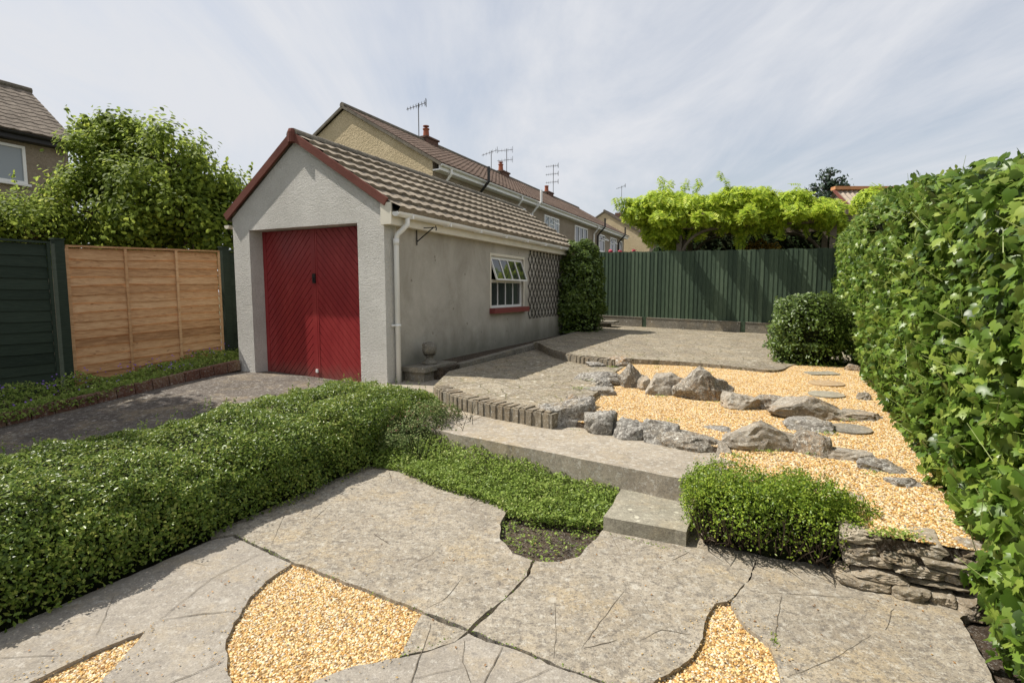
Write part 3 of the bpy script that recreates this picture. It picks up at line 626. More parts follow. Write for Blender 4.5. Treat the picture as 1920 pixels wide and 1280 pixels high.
# chevron doors
def clip(poly, x0, x1, y0, y1):
    for ax, lim, sg in ((0, x0, 1), (0, x1, -1), (1, y0, 1), (1, y1, -1)):
        out = []
        for i in range(len(poly)):
            a, b_ = poly[i], poly[(i+1) % len(poly)]; da, db = sg*(a[ax]-lim), sg*(b_[ax]-lim)
            if da >= 0: out.append(a)
            if da*db < 0: s = da/(da-db); out.append((a[0]+(b_[0]-a[0])*s, a[1]+(b_[1]-a[1])*s))
        poly = out
        if len(poly) < 3: return []
    return poly
DU = UF+.23; DZ0, DZ1 = .17, DT-.004
vm = -6.07
for side, (a, b_) in enumerate(((DL+.004, vm-.003), (vm+.003, DRr-.004))):
    mb = MB(); mb.fbox(DU+.03, DU+.055, a, b_, DZ0, DZ1, 1)
    wl, wr = (.07, .085) if side == 0 else (.03, .02)
    mb.fbox(DU, DU+.0295, a, a+wl, DZ0, DZ1); mb.fbox(DU, DU+.0295, b_-wr, b_, DZ0, DZ1)
    x0, x1 = a+wl+.002, b_-wr-.002; sl = 1.12 if side == 0 else -1.12; p_ = .122; gp = .013
    for kk in range(-14, 34):
        y = DZ0+kk*p_
        q = clip([(x0, y), (x1, y+sl*(x1-x0)), (x1, y+sl*(x1-x0)+p_-gp), (x0, y+p_-gp)], x0, x1, DZ0+.002, DZ1-.002)
        if len(q) < 3: continue
        n = len(q); V = [F(DU+.004, *c) for c in q]+[F(DU+.0295, *c) for c in q]
        mb.add(V, [tuple(range(n))[::-1] if False else tuple(range(n)), tuple(range(2*n-1, n-1, -1))]+[(i, i+n, (i+1) % n+n, (i+1) % n) for i in range(n)])
    dl = mb.build('door', ['red', 'redgroove'], gar)
    if side == 0:
        mb = MB(); mb.fbox(DU-.02, DU-.001, vm-.055, vm-.0, 1.62, 1.76); mb.fbox(DU-.035, DU-.021, vm-.04, vm-.015, 1.64, 1.70); mb.build('lock', 'black', dl)
        mb = MB(); mb.fbox(DU-.018, DU-.001, vm-.05, vm-.01, .28, .33); mb.build('bolt', 'white', dl)
# window
win = MB(); wv = VR-.075; T_ = .045
win.fbox(WU0, WU1, wv-.03, wv+.03, WZ0, WZ0+T_); win.fbox(WU0, WU1, wv-.03, wv+.03, WZ1-T_, WZ1)
win.fbox(WU0, WU0+T_, wv-.03, wv+.03, WZ0+T_, WZ1-T_); win.fbox(WU1-T_, WU1, wv-.03, wv+.03, WZ0+T_, WZ1-T_)
ztr = 1.69; win.fbox(WU0+T_, WU1-T_, wv-.03, wv+.036, ztr-.028, ztr+.028)
wn = win.build('window', 'white', gar)
lw = MB(); us = [WU0+T_+(WU1-WU0-2*T_)*q/4 for q in range(5)]
for q in us[1:4]:
    lw = MB(); lw.fbox(q-.011, q+.011, wv-.015, wv+.015, WZ0+T_, ztr-.028); lw.build('glazing_bar', 'white', wn)
# open top-hung casement: hinged at top, bottom pushed out
cs_ = MB(); top = Vector((wv+.035, WZ1-T_)); bot = Vector((wv+.17, ztr+.03))
def ct(u, s): q = top.lerp(bot, s); return F(u, q.x, q.y)
for a, b_ in ((0, 0), (1, 1)): cs_.bar(ct(us[0], a), ct(us[4], a), .03, .03)
for q in us: cs_.bar(ct(q, 0), ct(q, 1), .028, .028, 0, F(1, 0, 0))
cs_.build('casement', 'white', wn)
g_ = MB(); g_.fbox(us[0], us[4], wv-.004, wv+.004, WZ0+T_, ztr-.028); g_.add([ct(us[0], .02), ct(us[4], .02), ct(us[4], .98), ct(us[0], .98)], [(0, 1, 2, 3)]); g_.build('pane', 'glass', wn)
g_ = MB(); g_.fbox(WU0-.1, WU1+.1, VR-.5, VR-.45, 1.0, 2.3); g_.build('dark_interior', 'dark', gar)
mb = MB(); mb.fbox(WU0-.06, WU1+.09, VR-.1, VR+.10, WZ0-.10, WZ0-.004); mb.build('sill', 'sillred', wn)
mb = MB(); mb.fbox(WU0-.045, WU0-.002, VR-.004, VR+.004, WZ0, WZ1+.05); mb.fbox(WU1+.002, WU1+.045, VR-.004, VR+.004, WZ0, WZ1+.05); mb.fbox(WU0-.002, WU1+.002, VR-.004, VR+.004, WZ1+.002, WZ1+.05); mb.build('surround', 'cream', wn)

# wall bracket
mb = MB(); bu = 6.42
mb.bar(F(bu, VR+.008, 2.43), F(bu, VR+.008, 2.16), .018, .012); mb.bar(F(bu, VR+.012, 2.40), F(bu, VR+.33, 2.395), .012, .012); mb.bar(F(bu, VR+.012, 2.21), F(bu, VR+.30, 2.40), .014, .012)
mb.tube([F(bu, VR+.33, 2.42), F(bu, VR+.345, 2.38), F(bu, VR+.335, 2.35)], .008, 6)
tag(mb.build('hanging_bracket', 'black'), 'small black iron triangular basket bracket fixed high on the garage side wall', 'bracket')
# trellis
mb = MB(); tu0, tu1, tz0, tz1 = 10.38, 12.3, .92, 2.36
for sg in (1, -1):
    k = -20
    while k < 30:
        c0 = tu0+k*.19; sl = 1.5*sg
        q = [(c0-10, tz0+.7+sl*-10), (c0+10, tz0+.7+sl*10)]
        pts = []
        a, b_ = q
        # clip segment
        t0, t1 = 0, 1
        for ax, lo_, hi_ in ((0, tu0, tu1), (1, tz0, tz1)):
            d = b_[ax]-a[ax]
            s0, s1 = (lo_-a[ax])/d, (hi_-a[ax])/d
            if s0 > s1: s0, s1 = s1, s0
            t0, t1 = max(t0, s0), min(t1, s1)
        if t1 > t0+1e-4:
            p0 = (a[0]+(b_[0]-a[0])*t0, a[1]+(b_[1]-a[1])*t0); p1 = (a[0]+(b_[0]-a[0])*t1, a[1]+(b_[1]-a[1])*t1)
            vv = VR+.010+(.010 if sg > 0 else 0)
            mb.bar(F(p0[0], vv, p0[1]), F(p1[0], vv, p1[1]), .010, .024, 0, F(0, 1, 0)) if False else mb.bar(F(p0[0], vv, p0[1]), F(p1[0], vv, p1[1]), .009, .017)
        k += 1
tag(mb.build('trellis', 'trellis'), 'dark diamond lattice trellis fixed to the garage wall beside the window', 'trellis')
# planter block with ball finial
mb = MB(); mb.prism(rough([F(6.05, -4.58), F(6.75, -4.58), F(6.75, -4.25), F(6.05, -4.25)], .1, .006, 5), 0, .385)
ped = thing('stone_plinth', F(6.4, -4.4, .22), 'mossy concrete plinth with a capping slab at the garage corner', 'plinth')
mb.build('base', 'kerb', ped)
mb = MB(); mb.prism(rough([F(6.0, -4.594), F(6.82, -4.594), F(6.82, -4.19), F(6.0, -4.19)], .08, .006, 6), .387, .45); mb.build('cap', 'kerb', ped)
mb = MB(); c = F(6.40, -4.39, .45)
mb.lathe(c, [(0, 0), (.10, 0), (.105, .03), (.08, .05), (.06, .075), (.05, .10), (.065, .12), (.09, .14)], 20)
mb.lathe(c+Vector((0, 0, .14)), [(.04, 0), (.085, .01), (.102, .05), (.106, .09), (.095, .135), (.07, .165), (.035, .185), (0, .19)], 20)
for i in range(14):
    a = i*2.4; mb.lathe(c+Vector((math.cos(a)*.08, math.sin(a)*.08, .14+.09+.05*math.sin(i*1.9))), [(0, -.03), (.026, -.01), (.022, .022), (0, .034)], 7)
tag(mb.build('stone_finial', 'kerb', None, True), 'weathered stone ornament on a foot standing on the plinth by the garage', 'ornament')

# ---------------------------------------------------------------- brick edgings
def edging(line, z0, z1, name, label, depth, wid, z1f=None, seed=1):
    mb = MB(); rnd = random.Random(seed); d = 0; pts = [Vector((p[0], p[1], 0)) for p in line]
    L = [0]
    for a, b_ in zip(pts[:-1], pts[1:]): L.append(L[-1]+(b_-a).length)
    def at(s):
        for i in range(len(L)-1):
            if s <= L[i+1]: f = (s-L[i])/(L[i+1]-L[i]); return pts[i].lerp(pts[i+1], f), (pts[i+1]-pts[i]).normalized()
        return pts[-1], (pts[-1]-pts[-2]).normalized()
    s = wid/2
    while s < L[-1]:
        p, d = at(s); nrm = Vector((-d.y, d.x, 0));
        if nrm.dot(Vector((0, 1, 0))) < 0: nrm = -nrm
        w = wid*.82*rnd.uniform(.92, 1.04); jj = rnd.uniform(-.008, .008); zt = (z1f(p) if z1f else z1)+rnd.uniform(-.006, .006); tl = rnd.uniform(-.02, .02)
        # bevelled, slightly worn block
        nx, ny, nzz = 3, 4, 3; V = []; 
        bm = bmesh.new(); bmesh.ops.create_cube(bm, size=1); bmesh.ops.bevel(bm, geom=bm.edges[:], offset=.09, segments=2, affect='EDGES')
        for vtx in bm.verts:
            x, y, z = vtx.co
            q = p+d*(x*w)+nrm*((y+.5)*depth+jj)+d*(y*tl)
            zq = z0+(z+.5)*(zt-z0)
            q = Vector((q.x, q.y, zq)); q += Vector((noise.noise(q*22), noise.noise(q*22+Vector((5, 0, 0))), noise.noise(q*22+Vector((0, 5, 0)))))*.006
            V.append(q)
        mb.add(V, [tuple(v.index for v in f.verts) for f in bm.faces]); bm.free(); s += wid
    mb.prism(rough([p+Vector((0, .015, 0)) for p in pts]+[p+Vector((0, depth*.9, 0)) for p in pts[::-1]], .2, 0, 1), z0, (z1 or .4)-.02, 1)
    return tag(mb.build(name, ['brick', 'kerb']), label, 'edging')
edging([p+Vector((0, -.02, 0)) for p in mfl], .22, .40, 'brick_edging', 'curved edging of upright weathered bricks in front of the lower terrace', .19, .088)
up2 = smoothline([G(x, y, .50) for x, y in ((1008, 642), (1035, 656), (1075, 665), (1120, 670), (1150, 673))])
edging([p+Vector((0, -.10, 0)) for p in up2], .34, .495, 'brick_edging', 'smaller curved brick edging below the upper terrace, partly in garage shade', .12, .085, seed=4)

# ================================================================= FENCES
fb = thing('back_fence', F(15.2, -1.5, .4), 'long dark green board fence on concrete gravel boards across the far end', 'fence')
mb = MB(); rnd = random.Random(5); v = -5.6
FT = lambda v: 2.62-.014*(v+4.3)
while v < 1.9:
    w = .118; zb = up_z(F(15.1, v))+.27; zt = FT(v)+rnd.uniform(-.012, .012); w += rnd.uniform(-.008, .004)
    a = [F(15.17, v-.012, zb), F(15.145, v+w, zb), F(15.17, v+w, zb), F(15.185, v-.012, zb)]
    V = [F(15.176, v-.01, zb), F(15.158, v+w, zb), F(15.195, v+w, zb), F(15.195, v-.01, zb)]
    V += [p+Vector((0, 0, zt-zb)) for p in V]
    mb.add(V, [(0, 1, 2, 3)[::-1], (4, 5, 6, 7), (0, 1, 5, 4), (1, 2, 6, 5), (2, 3, 7, 6), (3, 0, 4, 7)]); v += .107
mb.build('boards', 'greenboard', fb)
pvs = [-5.4, -3.12, -.57, 1.7]
for q in pvs:
    mb = MB(); mb.fbox(15.1, 15.149, q-.05, q+.05, .3, up_z(F(15.1, q))+.29); mb.fbox(15.2, 15.28, q-.05, q+.05, .3, FT(q)-.05); mb.build('post', 'greenboard', fb)
for a, b_ in zip(pvs[:-1], pvs[1:]):
    mb = MB(); V = []
    zf = lambda q: up_z(F(15.1, q))
    mb.prism([F(15.09, a+.06), F(15.145, a+.06), F(15.145, b_-.06), F(15.09, b_-.06)], .2, lambda p: up_z(p)+.25)
    mb.prism([F(15.08, a+.06), F(15.20, a+.06), F(15.20, b_-.06), F(15.08, b_-.06)], lambda p: up_z(p)+.251, lambda p: up_z(p)+.275)
    mb.build('gravel_board', 'kerb', fb)
mb = MB(); zq = up_z(F(14.5, -4.2)); mb.prism(rough([F(14.15, -4.9), F(14.8, -4.9), F(14.8, -3.75), F(14.15, -3.75)], .1, .006, 6), zq+.10, zq+.155); mb.fbox(14.3, 14.7, -4.8, -3.95, zq, zq+.098)
tag(mb.build('stone_bench', 'kerb'), 'low dark stone slab on blocks in front of the green fence by the climber', 'slab')

# left fence
zd = lambda u: DR[0]+DR[1]*(u-DR[2])
def lap_panel(u0, u1, vv, ztop, mat, parent, name, nb=16, battens=2, zt1=None):
    zt1 = ztop if zt1 is None else zt1
    zb0, zb1 = zd(u0)+.03, zd(u1)+.03
    mb = MB(); rnd = random.Random(int(u0*10)+nb); hb = 1.95/nb
    Z = lambda u, k: (ztop+(zt1-ztop)*(u-u0)/(u1-u0))-.03-k*hb*1.0
    for k in range(nb):
        zt = Z; w0 = rnd.uniform(-.015, .015); wob = [w0*math.sin(i*.9+k)+rnd.uniform(-.006, .006) for i in range(7)]; bot = []; n = 6
        V = []
        for i in range(n+1):
            u = u0+.03+(u1-u0-.06)*i/n
            z1_ = Z(u, k)+.012; z0_ = Z(u, k+1)-.012+wob[i]
            dk = .012 if mat == 'greenwood' else 0
            V += [F(u, vv-.006+dk, z1_), F(u, vv+.022, z0_), F(u, vv+.010, z0_), F(u, vv-.016+dk, z1_)]
        Fc = []
        for i in range(n):
            for s in range(4): Fc.append((4*i+s, 4*i+4+s, 4*i+4+(s+1) % 4, 4*i+(s+1) % 4))
        Fc += [(0, 1, 2, 3), (4*n+3, 4*n+2, 4*n+1, 4*n)]
        mb.add(V, Fc)
    p = mb.build(name, mat, parent)
    fr = MB()
    for q in [u0+.015]+[u0+(u1-u0)*(i+1)/(battens+1) for i in range(battens)]+[u1-.015]:
        zz1 = ztop+(zt1-ztop)*(q-u0)/(u1-u0); fr.fbox(q-.018, q+.018, vv+.023, vv+.045, zd(q)-.05, zz1-.002)
    a, b_ = F(u0, vv+.02, ztop+.008), F(u1, vv+.02, zt1+.008); fr.bar(a, b_, .06, .028)
    fr.build('frame', mat, parent)
VF = -8.6
t_ = thing('fence_panel', F(5.05, VF, zd(5.0)), 'new orange brown overlapping timber fence panel between dark green posts', 'fence panel')
lap_panel(3.95, 6.2, VF, 2.10, 'newwood', t_, 'boards', 16, 2, 2.175)
t_ = thing('green_fence', F(3.0, VF, zd(3.0)), 'dark green overlapping fence panels with posts left and right of the new panel', 'fence')
lap_panel(1.7, 3.78, VF, 2.13, 'greenwood', t_, 'panel', 14, 1); lap_panel(-.6, 1.5, VF, 2.0, 'greenwood', t_, 'panel', 14, 1); lap_panel(6.36, 8.6, VF, 2.20, 'greenwood', t_, 'panel', 14, 1)
for q, h in ((1.6, 2.2), (3.87, 2.20), (6.28, 2.27), (8.7, 2.3)):
    mb = MB(); mb.fbox(q-.055, q+.055, VF-.02, VF+.085, zd(q)-.2, h-.02); mb.fbox(q-.065, q+.065, VF-.03, VF+.095, h-.019, h); mb.build('post', 'greenwood', t_)

# ================================================================= DRY STONE WALL AND ROCKS
def rock_geo(c, sx, sy, sz, seed, rot=0, sub=4, cuts=9, sharp=1.0, boxy=0):
    rnd = random.Random(seed); bm = bmesh.new(); bmesh.ops.create_icosphere(bm, subdivisions=sub, radius=1)
    planes = []
    for _ in range(cuts):
        n = Vector((rnd.gauss(0, 1), rnd.gauss(0, 1), rnd.gauss(0, .8))).normalized(); planes.append((n, rnd.uniform(.48, .82)))
    planes.append((Vector((rnd.uniform(-.25, .25), rnd.uniform(-.25, .25), 1)).normalized(), rnd.uniform(.6, .85)))
    cr, sr = math.cos(rot), math.sin(rot); V = []
    off = Vector((rnd.random()*50, rnd.random()*50, 0)); ns = Vector((sx, sy, sz))/max(sz, .02)*.55 if boxy else Vector((1, 1, 1))
    for vt in bm.verts:
        p = vt.co.copy()
        if boxy: p = p/((abs(p.x)**6+abs(p.y)**6+abs(p.z)**6)**(1/6))*.8
        p += p*noise.noise(p*.9+off)*.25
        for n, d in planes:
            e = p.dot(n)-d
            if e > 0: p -= n*e*(.98*sharp)
        pn = Vector((p.x*ns.x, p.y*ns.y, p.z*ns.z)); p += Vector((p.x/(1+ns.x), p.y, p.z)).normalized()*(noise.noise(pn*3.1+off)*.09-abs(noise.noise(pn*5+off))*.10+noise.noise(pn*11+off)*.045+noise.noise(pn*25+off)*.02)
        x, y, z = p.x*sx, p.y*sy, p.z*sz
        V.append(Vector((c[0]+x*cr-y*sr, c[1]+x*sr+y*cr, c[2]+z)))
    Fc = [tuple(v.index for v in f.verts) for f in bm.faces]; bm.free(); return V, Fc
def yaw_along(): return -TH
ROCKS = [  # px, base y, width, height, plane, depth factor, material, label
 (1069, 803, 92, 66, 'p', .75, 'rock_grey', 'large blue grey boulder at the end of the front brick edging'),
 (1132, 814, 62, 50, 'p', .8, 'rock_grey', 'squarish grey rock second from the brick edging in the front row'),
 (1183, 823, 62, 42, 'p', .8, 'rock_grey', 'grey rock with a dark hollow, third in the front row'),
 (1234, 834, 68, 46, 'p', .8, 'rock_grey', 'grey rock with one round white lichen disc on the front row'),
 (1302, 846, 88, 40, 'p', .7, 'rock', 'wide rounded brown rock near the right end of the path'),
 (1355, 826, 56, 24, 'p', .8, 'rock_grey', 'flat grey slab stone lying behind the wide rounded rock'),
 (1432, 846, 128, 62, 'g', .55, 'rock_tan', 'broad tan speckled boulder in the middle of the gravel front row'),
 (1522, 856, 78, 54, 'g', .8, 'rock', 'blocky rock with a white lichen spot right of the broad tan boulder'),
 (1522, 812, 80, 30, 'g', .9, 'rock_grey', 'flat topped rock between the two rows behind the blocky rock'),
 (1592, 866, 74, 42, 'g', .7, 'rock_tan', 'low pale rock in the gravel left of the hedge foot stones'),
 (1658, 888, 76, 44, 'g', .7, 'rock_grey', 'pale flat rock against the foot of the ivy hedge'),
 (1692, 914, 52, 32, 'g', .8, 'rock_grey', 'nearest flat stone under the ivy hedge edge'),
 (1127, 716, 82, 26, 't', .6, 'rock_grey', 'long low rock at the left start of the upper row'),
 (1180, 728, 46, 52, 'g', .8, 'rock', 'upright pointed dark rock in the upper row'),
 (1208, 731, 36, 34, 'g', .9, 'rock_tan', 'small orange stained rock beside the upright pointed rock'),
 (1242, 740, 78, 46, 'g', .7, 'rock_tan', 'speckled pinkish rock left of the peaked boulder in the upper row'),
 (1318, 752, 98, 68, 'g', .65, 'rock', 'tallest boulder with a peak in the centre of the upper row'),
 (1387, 768, 66, 40, 'g', .8, 'rock_tan', 'pale rounded rock right of the peaked boulder'),
 (1452, 772, 78, 40, 'g', .7, 'rock', 'white topped rock left of the big gravel boulder'),
 (1523, 790, 124, 54, 'g', .65, 'rock_tan', 'biggest brown boulder towards the right end of the upper row'),
 (1616, 789, 78, 34, 'g', .7, 'rock_tan', 'flat pale rock between the biggest boulder and the hedge'),
 (1120, 688, 44, 14, 't', 1.0, 'rock_grey', 'thin flat stone beside the edge of the upper terrace'),
 (1155, 686, 44, 20, 't', .9, 'rock', 'lichen covered lump against the upper terrace edge'),
 (1132, 724, 36, 14, 't', 1.0, 'rock_grey', 'small stone tucked below the long low rock'),
 (1124, 744, 58, 20, 'g', .8, 'rock_grey', 'flat grey stone on the left rim of the middle gravel'),
 (1097, 754, 36, 15, 't', 1.0, 'rock_grey', 'small flat stone on the rim below the flat grey stone'),
 (1090, 770, 34, 22, 't', .9, 'rock_grey', 'small angular stone behind the large blue grey boulder'),
 (1104, 780, 26, 18, 'g', .9, 'rock_grey', 'smallest stone wedged behind the second front rock'),
 (1070, 757, 26, 18, 't', .9, 'rock', 'little dark stone standing at the terrace corner by the bricks'),
 (1358, 862, 38, 32, 'p', 1.0, 'rock_tan', 'square tan block stone at the right end of the path'),
 (1358, 884, 44, 24, 'p', .9, 'rock_tan', 'low worn stone in front of the square tan block'),
 (1322, 900, 26, 20, 'p', .9, 'rock_tan', 'small cream stone at the path corner behind the box bush'),
 (1354, 900, 40, 22, 'p', .9, 'rock_grey', 'pale grey stone half hidden behind the box bush'),
 (1619, 750, 20, 18, 'g', .9, 'rock_tan', 'small pale stone far along the foot of the hedge'),
 (1601, 696, 26, 16, 'g', .9, 'rock_tan', 'farthest small stone between shrub and hedge foot'),
]
for i, (px, py, w, h, pl, dfac, mt, lb) in enumerate(ROCKS):
    pl_ = {'p': (.25,), 'g': GR, 't': (.385,)}[pl]
    p = G(px, py, *pl_); k = p.y/1000*1.02
    sx = w*k/2*(1.48 if pl == 'p' and i < 6 else (1.2 if i == 16 else 1.34)); sy = sx*dfac; Hh = max(.04, CAMZ-(p.y+sy*.5)*((py-h)-546)/1000-p.z)*(.72 if pl == 'p' else (.40 if i in (10, 11, 20, 9) else .70))*(.92 if i == 16 else 1); sz = Hh*.88/.72
    ang = math.atan2(p.x, p.y)
    c = p+Vector((math.sin(ang), math.cos(ang), 0))*sy*.75; c.z = p.z+Hh*.12
    V, Fc = rock_geo(c, sx, sy, sz, i*7+3, -ang*.6+random.Random(i).uniform(-.25, .25), 4)
    if i in (6, 13, 16, 19):      # boulders with a raised shoulder
        ox = (-.1, .0, -.15, -.1)[(6, 13, 16, 19).index(i)]
        V = [Vector((q.x, q.y, c.z+(q.z-c.z)*(.72+.62*math.exp(-((((q.x-c.x)/sx-ox)/.38)**2))))) for q in V]
    mtl = [mt, 'lich']; mi_ = None
    o = obj('rock', V, Fc, mt, None, None, False); tag(o, lb, 'rock', 'rocks edging the gravel beds')
# stepping stones
for px, py, w, h, mt, lb, sq in ((1541, 701, 54, 11, 'slab', 'farthest stepping stone, a thin grey rectangle in the gravel', 1), (1549, 720, 62, 17, 'tanstone', 'round tan stepping stone in the gravel', 0), (1549, 741, 62, 18, 'slab', 'pale grey stepping stone just beyond the biggest boulder', 0), (1594, 806, 74, 23, 'kerb', 'round grey stepping stone nearest the camera between rocks and hedge', 0)):
    if 'tanstone' not in MT: MT['tanstone'] = concrete('tan stepping stone', (.34, .22, .11), (.44, .30, .16), (.5, .36, .2), lk=.2)
    c = G(px, py, *GR); k = c.y/1000; rx = w*k/2; ry = rx*(.95 if not sq else .6); poly = []
    for q in range(28):
        a = q*2*math.pi/28; r = 1+.05*noise.noise(Vector((math.cos(a)*2, math.sin(a)*2, px)))
        cc, ss = math.cos(a), math.sin(a)
        if sq: m_ = max(abs(cc), abs(ss)); cc, ss = cc/m_, ss/m_
        poly.append(Vector((c.x+rx*cc*r, c.y+ry*ss*r)))
    mb = MB(); mb.prism(poly, c.z-.03, lambda p: gz(p, GR)+.018); tag(mb.build('stepping_stone', mt), lb, 'stepping stone', 'stepping stones in the gravel')

# dry stone retaining wall
mb = MB(); rnd = random.Random(11)
def stone_course(u_of_v, v0, v1, z0, z1, seed):
    r = random.Random(seed); v = v0+r.uniform(-.1, 0)
    while v < v1:
        L = r.uniform(.10, .28); hh = (z1-z0)
        u = u_of_v(v+L/2)+r.uniform(-.02, .02)
        V, Fc = rock_geo(F(u+.07, v+L/2, (z0+z1)/2+r.uniform(-.004, .004)), L*.62, .13, hh*.66, r.randint(0, 9999), -TH+r.uniform(-.05, .05), 4, 3, 1, 1)
        mb.add(V, Fc, 0 if r.random() < .6 else 1); v += L*.93
wu = lambda v: 3.12 if v > .5 else 3.62
for k, (z0, z1) in enumerate(((-.03, .055), (.05, .10), (.097, .155), (.15, .20), (.195, .285))):
    stone_course(lambda v: 3.10+.02*k, .46, 1.25, z0, z1, k*5+1); stone_course(lambda v: 3.60, -.42, .5, z0, z1, k*5+2)
mb.prism([F(3.2, .5), F(3.4, .5), F(3.4, 1.2), F(3.2, 1.2)], -.05, .24, 2); mb.prism([F(3.68, -.4), F(3.8, -.4), F(3.8, .5), F(3.68, .5)], -.05, .24, 2)
MT['wallstone'] = concrete('tan wall stone', (.20, .155, .105), (.34, .28, .20), (.46, .40, .30), lk=.5, scale=1.8, mott=1.0, tan=(.42, .29, .15), bumpd=.014)
tag(mb.build('dry_stone_wall', ['wallstone', 'brick', 'soil']), 'low dry stone retaining wall of thin brown stones beside the box bush', 'wall')
# loose bits and dead leaves on the soil at far lower right
rs = np.random.RandomState(4)
Q = sample_poly([F(2.0, .98), F(3.05, .98), F(3.05, 1.5), F(2.0, 1.5)], 500, rs); Pn = np.c_[Q, np.full(len(Q), -.036)]
MT['l_dead'] = leafmat('fallen leaf', [(.12, (.14, .06, .02)), (.7, (.36, .19, .06)), (1, (.5, .42, .14))], .6, .1)
o = leaves('fallen_leaves', Pn, np.tile((0, 0, 1.), (len(Pn), 1)), (.012, .04), T_OVAL, 'l_dead', None, .5, 3); kind(o, 'stuff'); tag(o, 'brown fallen leaves scattered on the soil at the lower right', 'leaves')

rs = np.random.RandomState(77); SP_ = []
for poly, zf in ((gA, 0), (gC, 0), (gB, 0)):
    pts = P(poly)
    for _ in range(170):
        i = rs.randint(len(pts)); a, b_ = pts[i], pts[(i+1) % len(pts)]; p = a.lerp(b_, rs.rand()); SP_.append((p.x+rs.normal()*.05, p.y+rs.normal()*.05, .004))
for _ in range(160): p = G(rs.uniform(1300, 1420), rs.uniform(850, 900), .25); SP_.append((p.x, p.y, .256))
mb = MB(); oct_ = [(1, 0, 0), (0, 1, 0), (-1, 0, 0), (0, -1, 0), (0, 0, .6), (0, 0, -.6)]; of = [(0, 1, 4), (1, 2, 4), (2, 3, 4), (3, 0, 4), (1, 0, 5), (2, 1, 5), (3, 2, 5), (0, 3, 5)]
for p in SP_: q = rs.uniform(.0025, .0065); a = rs.rand()*6; mb.add([(p[0]+(x*math.cos(a)-y*math.sin(a)*.7)*q, p[1]+(x*math.sin(a)+y*.7*math.cos(a))*q, p[2]+z*q) for x, y, z in oct_], of)
MT['loose'] = plain('loose pebble', (.50, .36, .17), .6, .3, var=.5, vscale=60)
o = mb.build('loose_pebbles', 'loose'); kind(o, 'stuff'); tag(o, 'loose golden pebbles spilled over the edges of the paving', 'pebbles')
SP_ = [tuple(G(rs.uniform(-100, 1850), rs.uniform(900, 1400), .0))[:2]+(.004,) for _ in range(420)]
o = leaves('leaf_litter', SP_, np.tile((0, 0, 1.), (len(SP_), 1)), (.005, .016), T_OVAL, 'l_dead', None, .35, 8); kind(o, 'stuff'); tag(o, 'tiny dry leaf fragments scattered over the concrete patio', 'leaves')
# ================================================================= HEDGES AND SHRUBS
def shell(fn, n, rs, bump=.03, bs=4.0, depth=.05):
    """fn(a,b)->(pos,normal) arrays; returns points on a bumpy shell with random depth"""
    a, b_ = rs.rand(n), rs.rand(n); Pp, Nn = fn(a, b_)
    d = nz(Pp, bs)*bump+nz(Pp, bs*3.1, 3.3)*bump*.5 - rs.rand(n)**1.5*depth
    return Pp+Nn*d[:, None], Nn
UVW = np.array([[SN, CN, 0], [CN, -SN, 0], [0, 0, 1.]])
def toW(u, v, z): return np.c_[u*SN+v*CN, u*CN-v*SN, z]
# low hedge cross-section: superellipse half profile along u
def low_prof(u, s):
    # s in 0..1 from near bottom (v=-3.0) over the top to far bottom (v=-4.42)
    th = math.pi*s
    e = .62
    cc = np.sign(np.cos(th))*np.abs(np.cos(th))**e; sc = np.abs(np.sin(th))**e
    grow = np.clip((5.0-u)/.35, 0, 1)**.5*np.clip((u+1.2)/.3, 0, 1)**.5
    h = (.535-.008*u+.025*np.sin(u*2.1)+.02*np.sin(u*4.7+1))*(.35+.65*grow)
    v = -3.79+cc*.80*(.6+.4*grow)
    z = .0+sc*h
    nrm = toW(np.zeros_like(u), cc**3+.0*u, sc**1.5*1.1)
    nrm /= np.linalg.norm(nrm, axis=1)[:, None]+1e-6
    return toW(u, v, z), nrm
hd = thing('low_hedge', F(2, -3.7, 0), 'long low flat topped small leaved hedge between drive and patio', 'hedge')
rs = np.random.RandomState(10)
def fn_low(a, b_):
    u = -1.0+6.0*a**.85; return low_prof(u, b_*.80)
Pn, Nn = shell(fn_low, 130000, rs, .075, 3.6, .10)
leaves('foliage', Pn, Nn+np.array([0, 0, .35]), (.016, .032), T_SIMPLE, 'l_low', hd, .95, 2)
sgrid('foliage_core', lambda i, j: Vector(low_prof(np.array([-1.0+5.95*i]), j)[0][0])*1.0+(F(2, -3.7, .16)-Vector(low_prof(np.array([-1.0+5.95*i]), j)[0][0]))*np.array(0).item()+Vector((0, 0, -.06)) + (F(-1.0+5.95*i, -3.72, .2)-Vector(low_prof(np.array([-1.0+5.95*i]), j)[0][0]))*.12, 60, 20, 'core', hd)  # dark filler body under the hedge leaves, stops see-through
# upright sprigs on the hedge
Q = shell(lambda a, b_: low_prof(-1+5.9*a, .05+.72*b_), 420, rs, .045, 3.2, 0)[0]; SP_, SN_ = [], []
for p in Q:
    L = rs.uniform(.02, .10)
    for k in range(7): SP_.append(p+np.array([rs.normal()*.006, rs.normal()*.006, L*k/6])); SN_.append((rs.normal(), rs.normal(), .6))
leaves('sprigs', SP_, SN_, (.015, .026), T_SIMPLE, 'l_low', hd, .5, 6)

